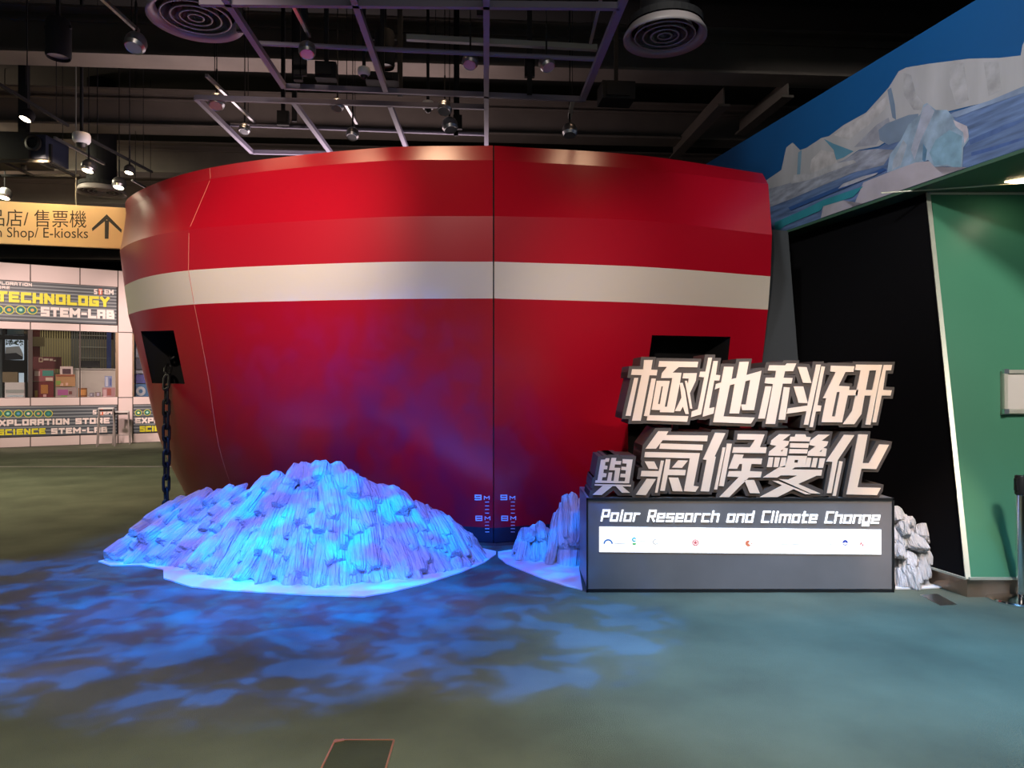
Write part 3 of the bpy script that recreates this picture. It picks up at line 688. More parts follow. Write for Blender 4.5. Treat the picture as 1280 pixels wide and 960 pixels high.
CH['third'] = [
 [[(962,456.5),(982,456.7),(984,454.2),(995.5,454.2),(991.5,464),(981.5,464),(979.5,472.2),(991,472.5),(989.5,479.5),(978.5,479.5),(969,530),(957.3,529.8),(966.5,480),(956,479),(957.5,472),(969,472),(970.5,463.5),(960,463.2)]],
 [[(957,482.8),(964.8,483),(956.3,523.3),(948,523.3)]], [[(980,483.8),(987.5,484.3),(981.5,524.8),(973.3,524.5)]],
 [[(997.3,458.5),(1008.5,459),(1014.5,478.7),(1004,478.5)]], [[(992.3,483),(1004.3,483),(1010,504),(998.3,503.5)]],
 [[(1020.5,455.7),(1026.3,455.7),(1010.5,531.2),(1005,531),(1008.5,513.8),(983.5,517.3),(985.2,510.5),(1009.5,507)]],
 [[(1027,458),(1031.5,458.3),(1022,506.5),(1027,507),(1025.8,514),(1020,514.5),(1016.3,534),(1012.3,534)]]]
CH['fourth'] = [
 [[(1039,457),(1068.3,457.8),(1067,465),(1057,465),(1048.5,482.3),(1062.2,483),(1061.5,487.5),(1073,487.3),(1072,494.3),(1060,494.2),(1052.8,528),(1027.3,527.8),(1033,498),(1029,498),(1045,465),(1038,464.3)], [(1046.3,490),(1040,520.5),(1044,520.7),(1050,490)]],
 [[(1070.5,455.7),(1103,456),(1088.3,531),(1082,530.8),(1089,494.5),(1081,494.5),(1077,517.5),(1068,530.3),(1054,530.3),(1065.5,513.5),(1076,463),(1069,462.5)], [(1087,463.3),(1082.5,487.3),(1090.5,487.5),(1095.8,463)]],
 [[(1105,456),(1115.5,456),(1114,463),(1107.5,463),(1104,487.3),(1115,487.8),(1113.5,494.5),(1102.3,494.5),(1095.5,528),(1090.5,528),(1099,480)]]]
CH['fifth'] = [
 [[(751.3,574.8),(756.5,574.6),(757.3,573),(762,573),(761,577.3),(756.8,577.5),(756.3,582),(759.5,582.5),(759,586.8),(754.8,586.8),(754.3,591.5),(758.3,592),(757.5,596.5),(753.3,596.5),(752.3,600.8),(758.9,601),(761,590.8),(765.5,590.8),(763.9,601.2),(767,601.4),(769,588),(761.3,587.8),(764.5,572.5),(770.5,572.5),(769.7,576.3),(776.8,576.5),(775.8,580.8),(768.8,580.5),(768.2,584.8),(775.5,585),(773,601.6),(780.9,601.8),(781.8,596.8),(775.3,596.5),(776,592.3),(782,592.5),(782.5,588),(776.5,587.5),(777,583.5),(783,583.8),(783.5,579.5),(778,579.3),(778.5,574),(791,574.5),(786.8,601.9),(786.5,604.2),(744,603.5),(744.6,600.6),(746.9,600.6)]],
 [[(743.5,605.3),(789,606.2),(788.5,608.3),(743.3,607)]], [[(753.5,607.5),(765.5,608),(752,618.8),(741,618.5)]], [[(770,608),(778,608),(787.5,616),(777.5,616)]]]
CH['sixth'] = [
 [[(823,539),(835.5,539.2),(833,543.8),(885,544.5),(884,551.7),(828.5,550.3),(820,561),(807,561)]], [[(825.8,554.3),(879,556),(878,563),(824,561)]],
 [[(806.5,565),(875,566.5),(867,607.5),(873.7,608.3),(869.5,614.8),(855,614),(862.5,573),(805.5,571.5)]],
 [[(806,576.7),(818,577),(822.5,586.5),(811,586)]], [[(848,575.5),(860,575.8),(852.5,585),(840.3,584.5)]],
 [[(826.3,575.8),(830,576),(822,616),(818.8,616),(822.5,596),(801,595.3),(802,588.7),(823.7,589)]],
 [[(832.5,574),(838.3,574.2),(836.5,587),(857.5,587.6),(856.5,594.3),(834.8,594),(831,613.7),(825.3,613.5)]],
 [[(808.5,598.7),(820,599),(807.5,619),(795,618.5)]], [[(836,597),(848,597.3),(853.5,614.3),(841,614)]]]
CH['seventh'] = [
 [[(894,541),(907,541.5),(893.5,570.5),(895,571),(886.5,614.5),(876,614),(883.5,575),(879,574.3)]],
 [[(903.5,559.3),(907,559.3),(896.5,612),(892.8,612)]], [[(909,554.5),(915,554.7),(904.8,608),(898.8,607.5)]],
 [[(922.5,542.5),(956,543),(950,559),(958.5,559.3),(957.3,566.5),(915.5,566),(917,559),(938,559.2),(944,549.8),(921.5,549.5)]],
 [[(918,567.8),(929.7,568.3),(928,573),(953,573.3),(951.7,580.3),(939.5,580),(937.5,589),(952.5,589.7),(951,596.8),(936,597),(911.5,621.5),(899.5,621.5),(924,596.5),(909.5,595.7),(911.5,589),(927,589),(928,580),(924.5,580),(921.5,586),(911,586)]],
 [[(930.5,600),(943,600.3),(950,616.7),(937.5,616.5)]]]
ito = [(974.5,542.8),(988.5,543),(978.5,550.5),(986.8,551.5),(985,556.5),(980.5,559.5),(985,560.5),(983.5,570),(961,569.5),(962,564.5),(971,557.5),(963,555.8),(964.5,550.5)]
itoh = [(979.2,561.3),(975.6,564.2),(978.3,564.4)]
CH['eighth'] = [
 [ito, itoh], [[(x + 48.8, y + .4) for x, y in ito], [(x + 48.8, y + .4) for x, y in itoh]],
 [[(961.3,571.8),(967,571.8),(965,584),(959,583.8)]], [[(969,571.8),(975.3,572),(972.8,584),(967,584)]], [[(977.3,572),(983,572),(981.5,584),(974.5,584)]],
 [[(995,542.8),(1007,543),(1008,546),(1013.7,546.5),(1012,552),(987,551.5),(988.5,546),(994,546)]], [[(988,554),(1011.5,554.3),(1010.3,560),(987.5,559.5)]], [[(987.5,561.3),(1010,561.8),(1009,567),(986.5,566.8)]],
 [[(985.5,569.7),(1009,570),(1006,584),(993.5,584.3),(990,586.9),(1028,587.4),(1026.8,594.6),(1021,594.6),(998,605),(1026,617),(1014,617),(974,599),(986,599.7),(997,594.4),(976,594.3),(971.5,597),(954,597),(974.5,584),(982,582)], [(993.8,574.8),(993,578.3),(997.3,578.5),(998.2,575)]],
 [[(966,601),(973,601.3),(1014,618),(1007,618),(992,611.5),(972,621.5),(950,621.5),(978,606.8)]],
 [[(1009.5,572),(1014.5,572.3),(1012.5,584),(1006,584)]], [[(1017,572.5),(1022.5,572.5),(1020,584.3),(1014.3,584.2)]], [[(1025,573),(1031.8,573),(1029,585),(1023,585)]]]
CH['ninth'] = [
 [[(1055.5,543.5),(1068.3,544),(1047.5,575),(1039.5,616.5),(1034,616.5),(1041,577.5),(1033,577)]], [[(1049.5,576.5),(1053.7,577),(1045,620),(1041,619.8)]],
 [[(1073,543),(1085,543.2),(1078.5,579),(1086.5,579),(1099.5,555.5),(1111.5,556),(1095.5,586.5),(1077,586),(1072,609.3),(1101.3,610),(1096.5,619),(1058.5,618)]]]
def hull2d(pts):
    pts = sorted(set(pts)); 
    def half(ps):
        h = []
        for p in ps:
            while len(h) > 1 and (h[-1][0] - h[-2][0]) * (p[1] - h[-2][1]) - (h[-1][1] - h[-2][1]) * (p[0] - h[-2][0]) <= 1e-9: h.pop()
            h.append(p)
        return h[:-1]
    return half(pts) + half(pts[::-1])
MG = 3.9; KER = [(-MG + .55, -MG), (MG + .55, -MG), (MG - .55, MG), (-MG - .55, MG)]
for key, polys in CH.items():
    first_row = key in ('first', 'second', 'third', 'fourth')
    back = MB(); face = MB(); s_ = 0
    dep = .36
    for rings in polys:
        fl = [p for r in rings for p in r]
        for tri in tessellate_polygon([[Vector((p[0], p[1], 0)) for p in r] for r in rings]):
            q = [fl[i] for i in tri]
            hp = hull2d([(a + x, min(b + y, 622.3)) for a, b in q for x, y in KER])
            o0 = .012 + .00006 * s_; s_ += 1
            back.prism([hp], lambda p, o=o0: SP(p, o), lambda p, o=o0: SP(p, dep + o))
        face.prism(rings, lambda p: SP(p, .002), lambda p: SP(p, .010))
    ob = back.build('letter_body', M['letter_side'], sign)
    fb = face.build('letter_face', M['letter_face'], ob); fb.location = (0, 0, 0)
# dark carrier behind the upper row
cr_ = MB()
for px in (852, 915, 975, 1050): cr_.bar(SP((px, 622), .30), SP((px + 4, 500), .30), .05, .05)
cr_.build('carrier_post', M['edge_black'], sign)
# English line and backlit panel
x0, x1 = 750.5, 1101
def EP(p, off): return SP((p[0], p[1] + (p[0] - 750) / 351 * 3.0), off)
def by_letter(qs):
    d = {}
    for k, q in zip(stroke_quads.idx, qs): d.setdefault(k, []).append(q)
    return d.values()
for qs in by_letter(stroke_quads('Polar Research and Climate Change', x0, x1 - 3, 0, 14.8, 2.2, .20, gw=.64, gap=.22)):
    mb = MB()
    for k, q in enumerate(qs): mb.prism([[(a, 651.6 - b) for a, b in q]], lambda p: EP(p, -.007 - k * .0001), lambda p: EP(p, .004))
    mb.build('english_letter', M['backlit'], sign)
P = [(749, 658.3), (1101, 662), (1101, 693), (749, 689.8)]
panel = MB().prism([P], lambda p: SP(p, -.006), lambda p: SP(p, .004)).build('logo_panel', M['backlit'], sign)
label(panel, 'white backlit strip with a row of tiny logos')
def logo(parts):
    for col, ring in parts:
        m_ = MB(); m_.prism([ring], lambda p: SP(p, -.0085), lambda p: SP(p, -.005))
        k = 'logo%.2f%.2f%.2f' % col
        if k not in M: M[k] = mat('logo_print', tuple(c * .8 for c in col), .5, emit=col, estr=.30)
        o = m_.build('logo_mark', M[k], panel); o.location = (0, 0, 0)
def arc(cx, cy, r0, r1, a0, a1, n=14):
    A = [R(a0 + (a1 - a0) * i / n) for i in range(n + 1)]
    return [(cx + r1 * math.cos(a), cy - r1 * math.sin(a)) for a in A] + [(cx + r0 * math.cos(a), cy - r0 * math.sin(a)) for a in reversed(A)]
BL = (.05, .25, .65); CY = (.0, .62, .80); GN = (.2, .75, .25); GY = (.55, .58, .60); RD = (.85, .20, .22); OR = (.92, .28, .15); NV = (.06, .10, .50)
logo([(BL, arc(760, 679.5, 4.0, 5.9, 0, 180)), (CY, arc(792.5, 674.3, 1.2, 2.8, 20, 330)), (GN, [(790, 678.5), (795.5, 678.5), (794, 681), (791, 681)]),
      (GY, arc(819, 677, 2.4, 3.4, 60, 330)), (GY, arc(819, 677, 1.0, 1.6, 240, 480)), (RD, arc(869, 678, 2.9, 4.1, 0, 358)),
      (RD, [(869 + (2.8 if i % 2 == 0 else 1.7) * math.sin(i * math.pi / 5), 678 - (2.8 if i % 2 == 0 else 1.7) * math.cos(i * math.pi / 5)) for i in range(10)]),
      (OR, arc(935, 679, .2, 3.8, 60, 320)), (OR, arc(937.5, 679, 1.2, 2.0, -60, 60)), (NV, arc(1056, 678, .6, 3.4, -10, 190)), (NV, arc(1056, 679, 1.6, 2.6, 190, 340)),
      (RD, [(1073.6, 681), (1076, 677), (1077.6, 681.5), (1076.2, 680)]), (RD, [(1077.0, 681), (1078.4, 679), (1079, 684)])])
txtm = []
for a, b, y in ((768, 782, 679.3), (799, 807, 676.5), (976, 1000, 680), (1013, 1014.5, 680), (1017, 1019, 680), (1025, 1031, 680.5), (1036, 1040, 680.2), (1081, 1090, 680)):
    txtm.append(((.80, .84, .84), [(a, y - .5), (b, y - .5), (b, y + .5), (a, y + .5)]))
logo(txtm)

# ------------------------------------------------------------------ right side: mural fascia, soffit, green wall
FB, FT = EYE + 1.85, EYE + 3.24
fd = Vector((-210 / F, 1, 0)); F0 = Vector((640 / F * 5.52, 5.52, 0))
def FP(p, off=0.0, clamp=True):
    r = (p[0] - 640) / F                                       # X = r*Y ; F0 + s*fd
    s_ = (r * F0.y - F0.x) / (fd.x - r)
    v = F0 + fd * s_; z_ = EYE - (p[1] - 480) / F * v.y
    if clamp: z_ = min(max(z_, FB + .002), FT - .002)
    nrm = Vector((-1, fd.x, 0)).normalized()
    return Vector((v.x, v.y, z_)) + nrm * off
A0 = F0 - fd * 3.2; A1 = F0 + fd * 6.3
nr = Vector((1, -fd.x, 0)).normalized()
mb = MB().add([A0 + Vector((0, 0, FB)), A1 + Vector((0, 0, FB)), A1 + Vector((0, 0, FT)), A0 + Vector((0, 0, FT))] + [x + nr * .25 for x in (A0 + Vector((0, 0, FB)), A1 + Vector((0, 0, FB)), A1 + Vector((0, 0, FT)), A0 + Vector((0, 0, FT)))],
              [(0, 1, 2, 3), (7, 6, 5, 4), (0, 4, 5, 1), (1, 5, 6, 2), (2, 6, 7, 3), (3, 7, 4, 0)])
mural = mb.build('mural_fascia', mat('mural_sky_blue', (.001, .085, .28), .55, var=.10, vscale=.8))
tag(mural, 'long printed fascia with blue sky and icebergs above the green wall', 'mural')
def z4(l): return [(880 + x / 3.2, y / 3.2) for x, y in l]
def pic(name, pts, col, off, var=.12, vs=4, stretch=None, snap=.06):
    m_ = mat(name, col, .6, var=var, vscale=vs, stretch=stretch)
    # keep the outline inside the band: clamp only heights, after splitting long edges
    q = []
    for a, b in zip(pts, pts[1:] + pts[:1]):
        k = max(1, int(math.hypot(b[0] - a[0], b[1] - a[1]) / 12))
        q += [(a[0] + (b[0] - a[0]) * i / k, a[1] + (b[1] - a[1]) * i / k) for i in range(k)]
    def pr(p, o):
        v = FP(p, o, False)
        if v.z < FB + snap: v.z = FB + .002
        v.z = min(v.z, FT - .002); return v
    o = MB().prism([q], lambda p: pr(p, off), lambda p: pr(p, off - .0012)).build(name, m_, mural); return o
pic('printed_sea', z4([(230, 770), (400, 720), (560, 640), (700, 590), (880, 480), (980, 450), (1150, 410), (1290, 345), (1290, 590), (900, 712), (600, 803), (290, 918), (255, 870)]), (.11, .18, .36), .0015, .35, 3, (1, 1, 9), .15)
pic('printed_iceberg', z4([(235, 770), (240, 728), (310, 680), (330, 590), (355, 570), (385, 600), (410, 592), (470, 552), (500, 545), (560, 500), (650, 450), (740, 350), (780, 285), (810, 270), (900, 255), (980, 245), (1060, 235), (1180, 232), (1268, 222), (1275, 180), (1300, 130), (1300, 340), (1150, 405), (1060, 425), (980, 445), (900, 470), (800, 520), (700, 585), (620, 600), (560, 640), (400, 715), (300, 745)]), (.40, .41, .45), .003, .16, 3, (1, 1, .25))
pic('printed_ice_shade', z4([(735, 360), (750, 350), (765, 420), (770, 480), (755, 470)]), (.15, .22, .33), .0045)
pic('printed_ice_shade', z4([(378, 610), (392, 600), (384, 720), (372, 722)]), (.17, .30, .42), .0045)
pic('printed_ice_shade', z4([(480, 555), (520, 575), (600, 605), (560, 630), (530, 640), (520, 600)]), (.10, .27, .40), .0045)
pic('printed_ice_edge', z4([(1000, 450), (1150, 400), (1280, 345), (1300, 345), (1300, 365), (1120, 428), (1010, 470), (975, 465)]), (.22, .30, .46), .0045, .3)
pic('printed_floe_field', z4([(240, 760), (300, 745), (400, 715), (560, 640), (620, 603), (690, 595), (760, 600), (720, 660), (600, 690), (480, 740), (340, 800), (260, 830)]), (.30, .33, .42), .0045, .35, 5, (1, 1, 4))
pic('printed_shaded_berg', z4([(700, 520), (730, 495), (820, 460), (860, 455), (850, 500), (800, 560), (740, 580), (705, 560)]), (.17, .24, .35), .006)
pic('printed_small_berg', z4([(735, 690), (745, 620), (790, 560), (820, 500), (870, 455), (880, 420), (895, 412), (930, 440), (975, 440), (1000, 470), (1020, 500), (1060, 515), (1062, 560), (1040, 590), (1035, 662), (920, 668), (900, 640), (820, 665)]), (.27, .38, .52), .0075, .35, 6)
pic('printed_front_ice', z4([(470, 840), (480, 825), (600, 790), (640, 730), (740, 690), (850, 650), (905, 645), (925, 668), (1040, 658), (1130, 625), (1290, 575), (1290, 592), (900, 712), (600, 803), (500, 842)]), (.42, .40, .47), .009, .12, snap=.105)
pic('printed_teal_water', z4([(285, 890), (400, 840), (480, 800), (640, 745), (600, 788), (480, 825), (470, 842), (290, 918)]), (.03, .25, .33), .0105, .15)
pic('printed_lead', z4([(340, 830), (520, 755), (720, 672), (735, 680), (600, 738), (350, 842)]), (.03, .09, .28), .0108, .15)

for nm_, pts_, col_, off_ in (
    ('printed_facet', [(880, 430), (900, 415), (925, 445), (900, 500), (870, 560), (845, 640), (830, 600), (860, 500)], (.36, .40, .52), .0085),
    ('printed_facet', [(930, 560), (985, 520), (1035, 545), (1030, 655), (925, 662), (905, 610)], (.20, .36, .50), .0085),
    ('printed_facet', [(1000, 480), (1055, 505), (1062, 545), (1045, 575), (1040, 530), (1010, 505)], (.50, .47, .55), .0088),
    ('printed_facet', [(880, 575), (895, 600), (888, 650), (876, 640)], (.10, .22, .36), .0088),
    ('printed_facet', [(760, 640), (800, 560), (815, 580), (790, 660), (755, 680)], (.36, .42, .52), .0085),
    ('printed_facet', [(520, 540), (640, 465), (730, 385), (740, 420), (660, 500), (580, 560)], (.44, .44, .47), .0042),
    ('printed_facet', [(600, 590), (690, 500), (740, 470), (745, 490), (690, 580)], (.30, .32, .39), .0044),
    ('printed_facet', [(800, 290), (830, 300), (850, 380), (900, 440), (840, 440), (800, 380)], (.37, .38, .42), .0042),
    ('printed_facet', [(980, 260), (1040, 250), (1060, 400), (1010, 420), (985, 340)], (.385, .395, .435), .0042),
    ('printed_facet', [(1120, 250), (1180, 245), (1190, 360), (1140, 385)], (.385, .395, .435), .0042),
    ('printed_facet', [(430, 640), (470, 600), (520, 610), (535, 650), (460, 690), (425, 690)], (.46, .45, .48), .0046),
    ('printed_facet', [(1060, 560), (1200, 500), (1290, 470), (1290, 480), (1180, 530), (1065, 580)], (.07, .13, .32), .0022),
    ('printed_facet', [(1070, 610), (1160, 585), (1290, 545), (1290, 555), (1160, 600), (1070, 625)], (.06, .12, .33), .0022),
    ('printed_facet', [(360, 700), (440, 690), (520, 655), (600, 640), (610, 650), (500, 690), (420, 720), (350, 735)], (.42, .43, .48), .0055),
    ('printed_facet', [(560, 735), (640, 705), (700, 690), (690, 700), (600, 735), (540, 755)], (.42, .43, .50), .0112)):
    pic(nm_, z4(pts_), col_, off_, .2, 9)
# black wall and green wall: the wall leans back towards the top
Bc = Vector((570 / F * 5.34, 5.34, .14)); Tc = Vector((520 / F * 6.70, 6.70, FB - .032))
wd = Vector((-.24, 1, 0))
# soffit
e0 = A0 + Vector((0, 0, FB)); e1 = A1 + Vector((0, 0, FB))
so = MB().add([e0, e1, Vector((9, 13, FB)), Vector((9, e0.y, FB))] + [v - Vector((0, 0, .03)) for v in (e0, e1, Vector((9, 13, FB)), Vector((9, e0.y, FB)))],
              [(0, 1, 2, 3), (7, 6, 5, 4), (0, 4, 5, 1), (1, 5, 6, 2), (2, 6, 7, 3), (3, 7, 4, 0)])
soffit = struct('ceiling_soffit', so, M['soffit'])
MB().bar(Tc + Vector((-.25, -.05, -.001)), Tc + Vector((2.5, -.9, -.001)), .02, .012).build('soffit_joint', M['trim'], soffit)
MB().bar(Tc + Vector((-.45, -.0, -.001)), Tc + Vector((-.05, -.12, -.001)), .012, .012).build('soffit_joint', M['trim'], soffit)
lp = [W(1255, 228, 1), W(1290, 222, 1), W(1290, 229, 1), W(1272, 230, 1)]
lp = [EYEV + (p - EYEV) * (1.812 / (p.z - EYE)) for p in lp]
MB().add(lp + [p + Vector((0, 0, .004)) for p in lp], [(0, 1, 2, 3), (7, 6, 5, 4)]).build('recessed_light', M['lens_warm'], soffit)
def thickquad(P, m, name, back, parent=None, kind=None):
    b = [p + Vector(back) for p in P]
    o = MB().add(P + b, [(0, 1, 2, 3), (7, 6, 5, 4), (0, 4, 5, 1), (1, 5, 6, 2), (2, 6, 7, 3), (3, 7, 4, 0)]).build(name, m, parent)
    if kind: o['kind'] = kind
    return o
XR = 3.4
gw = thickquad([Bc, Bc + Vector((XR, 0, 0)), Tc + Vector((XR - .3, 0, 0)), Tc], M['green'], 'wall_right', (.02, .08, 0), kind='structure')
s1, s0 = 5.0, 5.0
bw = thickquad([Bc + Vector((-.012, .02, 0)), Tc + Vector((-.012, .02, 0)), Tc + wd * s1, Bc + wd * s0], M['dark_wall'], 'wall_side', (.06, .01, 0), kind='structure')
tb = MB().bar(Bc, Tc, .035, .02).bar(Bc + Vector((0, -.012, .008)), Bc + Vector((XR, -.012, .008)), .02, .018).bar(Tc + Vector((0, -.012, -.01)), Tc + Vector((XR, -.012, -.01)), .02, .02)
struct('trim_2', tb, M['trim'])
kb = MB()
G0 = Vector((Bc.x, Bc.y + .01, 0)); 
kb.add([G0, G0 + Vector((XR, 0, 0)), G0 + Vector((XR, 0, .138)), G0 + Vector((0, 0, .138)), G0 + wd * 5, G0 + wd * 5 + Vector((0, 0, .138)), G0 + wd * 5 + Vector((XR, 0, 0)), G0 + wd * 5 + Vector((XR, 0, .138))],
       [(0, 1, 2, 3), (0, 3, 5, 4), (3, 2, 7, 5), (1, 6, 7, 2)])
struct('baseboard_right', kb, M['kick'])
MB().bar(Bc + Vector((-.02, -.005, .004)), Bc + wd * 5 + Vector((-.02, 0, .004)), .02, .015).build('baseboard_cap', M['trim'], None)['kind'] = 'structure'
bpy.data.objects['baseboard_cap'].name = 'trim_3'
# slim highlight joint in the green wall
ja = Bc.lerp(Tc, .02) + Vector((.17, -.004, 0)); jb = Tc + Vector((.12, -.004, -.1))
MB().bar(jb, jb.lerp(ja, .62), .006, .004).build('panel_joint', M['green'], gw)
# grey panel behind the ship's cut end
gp = [W(952, 285, 7.75), W(985, 289, 7.75), W(998, 455, 7.75), Vector((2.86, 7.75, 0.0)), Vector((2.76, 7.75, 0.0))]
MB().add(gp + [p + Vector((0, .12, 0)) for p in gp], [(0, 1, 2, 3, 4), (9, 8, 7, 6, 5)] + [(i, (i + 1) % 5, 5 + (i + 1) % 5, 5 + i) for i in range(5)]).build('wall_end', M['grey_wall'])['kind'] = 'structure'

# notice frame on the green wall
def GWp(px, py, off=0):
    n_ = (Tc - Bc).cross(Vector((1, 0, 0))).normalized()
    if n_.y > 0: n_ = -n_
    d = W(px, py, 1) - EYEV; s_ = (Bc - EYEV).dot(n_) / d.dot(n_); return EYEV + d * s_ + n_ * off
nf = thing('notice_frame', 'silver snap frame with a blank white sheet on the green wall', 'notice frame', GWp(1270, 492))
c4 = [(1250, 465), (1300, 465), (1300, 519), (1250, 519)]
MB().prism([c4], lambda p: GWp(*p, .035), lambda p: GWp(*p, .004)).build('backboard', M['trim'], nf)
for a, b in zip(c4, c4[1:] + c4[:1]):
    i_ = lambda p: (p[0] + (2.2 if p[0] < 1275 else -2.2), p[1] + (2.2 if p[1] < 490 else -2.2))
    MB().bar(GWp(*i_(a), .045), GWp(*i_(b), .045), .030, .022, (0, -1, 0)).build('frame_rail', mat('silver_rail', (.6, .58, .5), .35, metal=.3), nf)
for p in c4: MB().box(GWp(*i_(p), .05), (.04, .03, .04)).build('corner_cap', M['chrome'], nf)
MB().prism([[(1255.5, 470.5), (1295, 470.5), (1295, 513.5), (1255.5, 513.5)]], lambda p: GWp(*p, .037), lambda p: GWp(*p, .036)).build('sheet', flat((.62, .56, .52)), nf)

# queue post
sc = Vector((636 / F * 5.27, 5.27, 0))
qp = thing('queue_post', 'chrome queue barrier post with black belt head by the green wall', 'barrier post', sc)
MB().lathe(sc, [(.001, .0), (.225, .0), (.225, .012), (.215, .022), (.06, .036), (.035, .05), (.001, .05)], 40).build('base', M['chrome'], qp, True, 30)
MB().lathe(sc, [(.031, .04), (.031, .86)], 24).build('pole', M['chrome'], qp, True)
MB().lathe(sc, [(.001, .935), (.036, .935), (.040, .925), (.040, .80), (.034, .79), (.031, .79)], 24).build('belt_head', M['edge_black'], qp, True, 30)
MB().box(sc + Vector((-.040, -.01, .87)), (.018, .03, .09)).build('belt_clip', M['edge_black'], qp)

# floor details
P = [FL(1150, 744), FL(1172, 743), FL(1196, 756), FL(1176, 757.5)]
o = MB().add([p + Vector((0, 0, .004)) for p in P] + [p for p in P], [(0, 1, 2, 3), (0, 4, 5, 1), (1, 5, 6, 2), (2, 6, 7, 3), (3, 7, 4, 0)]).build('floor_plate', M['steel'])
tag(o, 'small brushed metal plate lying on the floor near the green wall corner', 'floor plate')
hc = FL(450, 945); hatch = thing('floor_box', 'square carpeted floor hatch with a brass rim at the bottom edge', 'floor hatch', hc)
H4 = [FL(419, 926), FL(492.5, 926), FL(474, 990), FL(388, 990)]
MB().add([p + Vector((0, 0, .003)) for p in H4] + [p + Vector((0, 0, .0005)) for p in H4], [(0, 1, 2, 3), (0, 4, 5, 1), (1, 5, 6, 2), (2, 6, 7, 3), (3, 7, 4, 0)]).build('lid', M['hatch'], hatch)
for a, b in zip(H4, H4[1:] + H4[:1]): MB().bar(a + Vector((0, 0, .003)), b + Vector((0, 0, .003)), .008, .006).build('rim', M['gold'], hatch)
MB().box(H4[0] + Vector((.02, -.012, .006)), (.045, .02, .004), .4).build('corner_tab', M['gold'], hatch)

# ------------------------------------------------------------------ direction sign
D0 = Vector(((-150 - 640) / F * 9.05, 9.05, 0)); D1 = Vector(((160 - 640) / F * 9.75, 9.75, 0)); dd = (D1 - D0).normalized()
dn = Vector((dd.y, -dd.x, 0)); dz0, dz1 = EYE + 1.868, EYE + 2.432
ds = thing('direction_sign', 'orange lit hanging direction sign with dark Chinese and English lettering and arrow', 'sign', (D0 + D1) / 2 + Vector((0, 0, dz0)))
def DP(px, py, off):
    r = (px - 640) / F; s_ = (r * D0.y - D0.x) / (dd.x - r * dd.y); v = D0 + dd * s_; return Vector((v.x, v.y, EYE - (py - 480) / F * v.y)) + dn * off
p4 = [D0 + Vector((0, 0, dz0)), D1 + Vector((0, 0, dz0)), D1 + Vector((0, 0, dz1)), D0 + Vector((0, 0, dz1))]
MB().add([p + dn * .03 for p in p4] + [p - dn * .03 for p in p4], [(0, 1, 2, 3), (7, 6, 5, 4), (0, 4, 5, 1), (1, 5, 6, 2), (2, 6, 7, 3), (3, 7, 4, 0)]).build('panel', M['sign_cream'], ds)
for px in (-90, 95):
    p = DP(px, 255, 0); MB().box((p.x, p.y, (dz1 + 6.5) / 2), (.012, .012, 6.5 - dz1)).build('hanger_cable', M['conduit'], ds)
def text_part(body, px0, px1, pbase, hpx, mapper, name, m, parent, off):
    cu = bpy.data.curves.new(name, 'FONT'); cu.body = body; cu.size = 1; cu.resolution_u = 3
    to = bpy.data.objects.new(name, cu); COL.objects.link(to); bpy.context.view_layer.update()
    me = bpy.data.meshes.new_from_object(to.evaluated_get(bpy.context.evaluated_depsgraph_get())); bpy.data.objects.remove(to)
    xs = [v.co.x for v in me.vertices]; ys = [v.co.y for v in me.vertices]
    if not xs: return
    a, b, lo, hi = min(xs), max(xs), min(ys), max(ys)
    for v in me.vertices:
        v.co = mapper(px0 + (v.co.x - a) / (b - a) * (px1 - px0), pbase - (v.co.y - lo) / (hi - lo) * hpx, off) - Vector(parent.location)
    me.materials.clear(); me.materials.append(m)
    o = bpy.data.objects.new(name, me); COL.objects.link(o); o.parent = parent; return o
text_part('品店/ 售票機', -12, 109, 283.5, 21.5, lambda x, y, o: DP(x, y + x * .018, o), 'chinese_lettering', M['sign_brown'], ds, .032)
text_part('n Shop/ E-kiosks', -3, 111, 301, 16.5, lambda x, y, o: DP(x, y + x * .012, o), 'english_lettering', M['sign_brown'], ds, .032)
ar = MB()
for q in ([(132, 276), (137.2, 276), (136.5, 299), (132, 299)], [(134.3, 268.5), (153, 287.5), (152.5, 291.5), (134.5, 275)], [(134.5, 268.5), (134.5, 275), (116.5, 289.5), (116, 286)]):
    ar.prism([q], lambda p: DP(p[0], p[1], .034), lambda p: DP(p[0], p[1], .030))
label(ar.build('arrow', flat((.03, .03, .035)), ds), 'thick black arrow pointing up')

# ------------------------------------------------------------------ the shop front
S0 = Vector((-12.95, 17.8, 0)); sd_ = Vector((1.653, 1, 0)).normalized(); sn = Vector((sd_.y, -sd_.x, 0))
def SU(px):
    r = (px - 640) / F; return (r * S0.y - S0.x) / (sd_.x - r * sd_.y)
def SH(u, z_, off=0): return S0 + sd_ * u + Vector((0, 0, z_)) + sn * off
def zat(px, py): return EYE - (py - 480) / F * (S0 + sd_ * SU(px)).y
shop = thing('store_facade', 'pale pink panelled shop front with striped lettered boards and a display window', 'shop', S0)
def plate(u0, u1, z0, z1, o0, o1, m, name, parent=None):
    P = [SH(u0, z0), SH(u1, z0), SH(u1, z1), SH(u0, z1)]
    ob = MB().add([p + sn * o0 for p in P] + [p + sn * o1 for p in P], [(0, 1, 2, 3), (7, 6, 5, 4), (0, 4, 5, 1), (1, 5, 6, 2), (2, 6, 7, 3), (3, 7, 4, 0)]).build(name, m, parent or shop)
    if parent is not None and parent.type == 'MESH': ob.location = (0, 0, 0)
    return ob
uc = [SU(x) for x in (-130, -40, 38, 100, 147.5, 166, 232, 300)]
Z = [0, .265, 1.05, 1.276, 3.016, 3.22, 4.25, 4.71]
g_ = .012
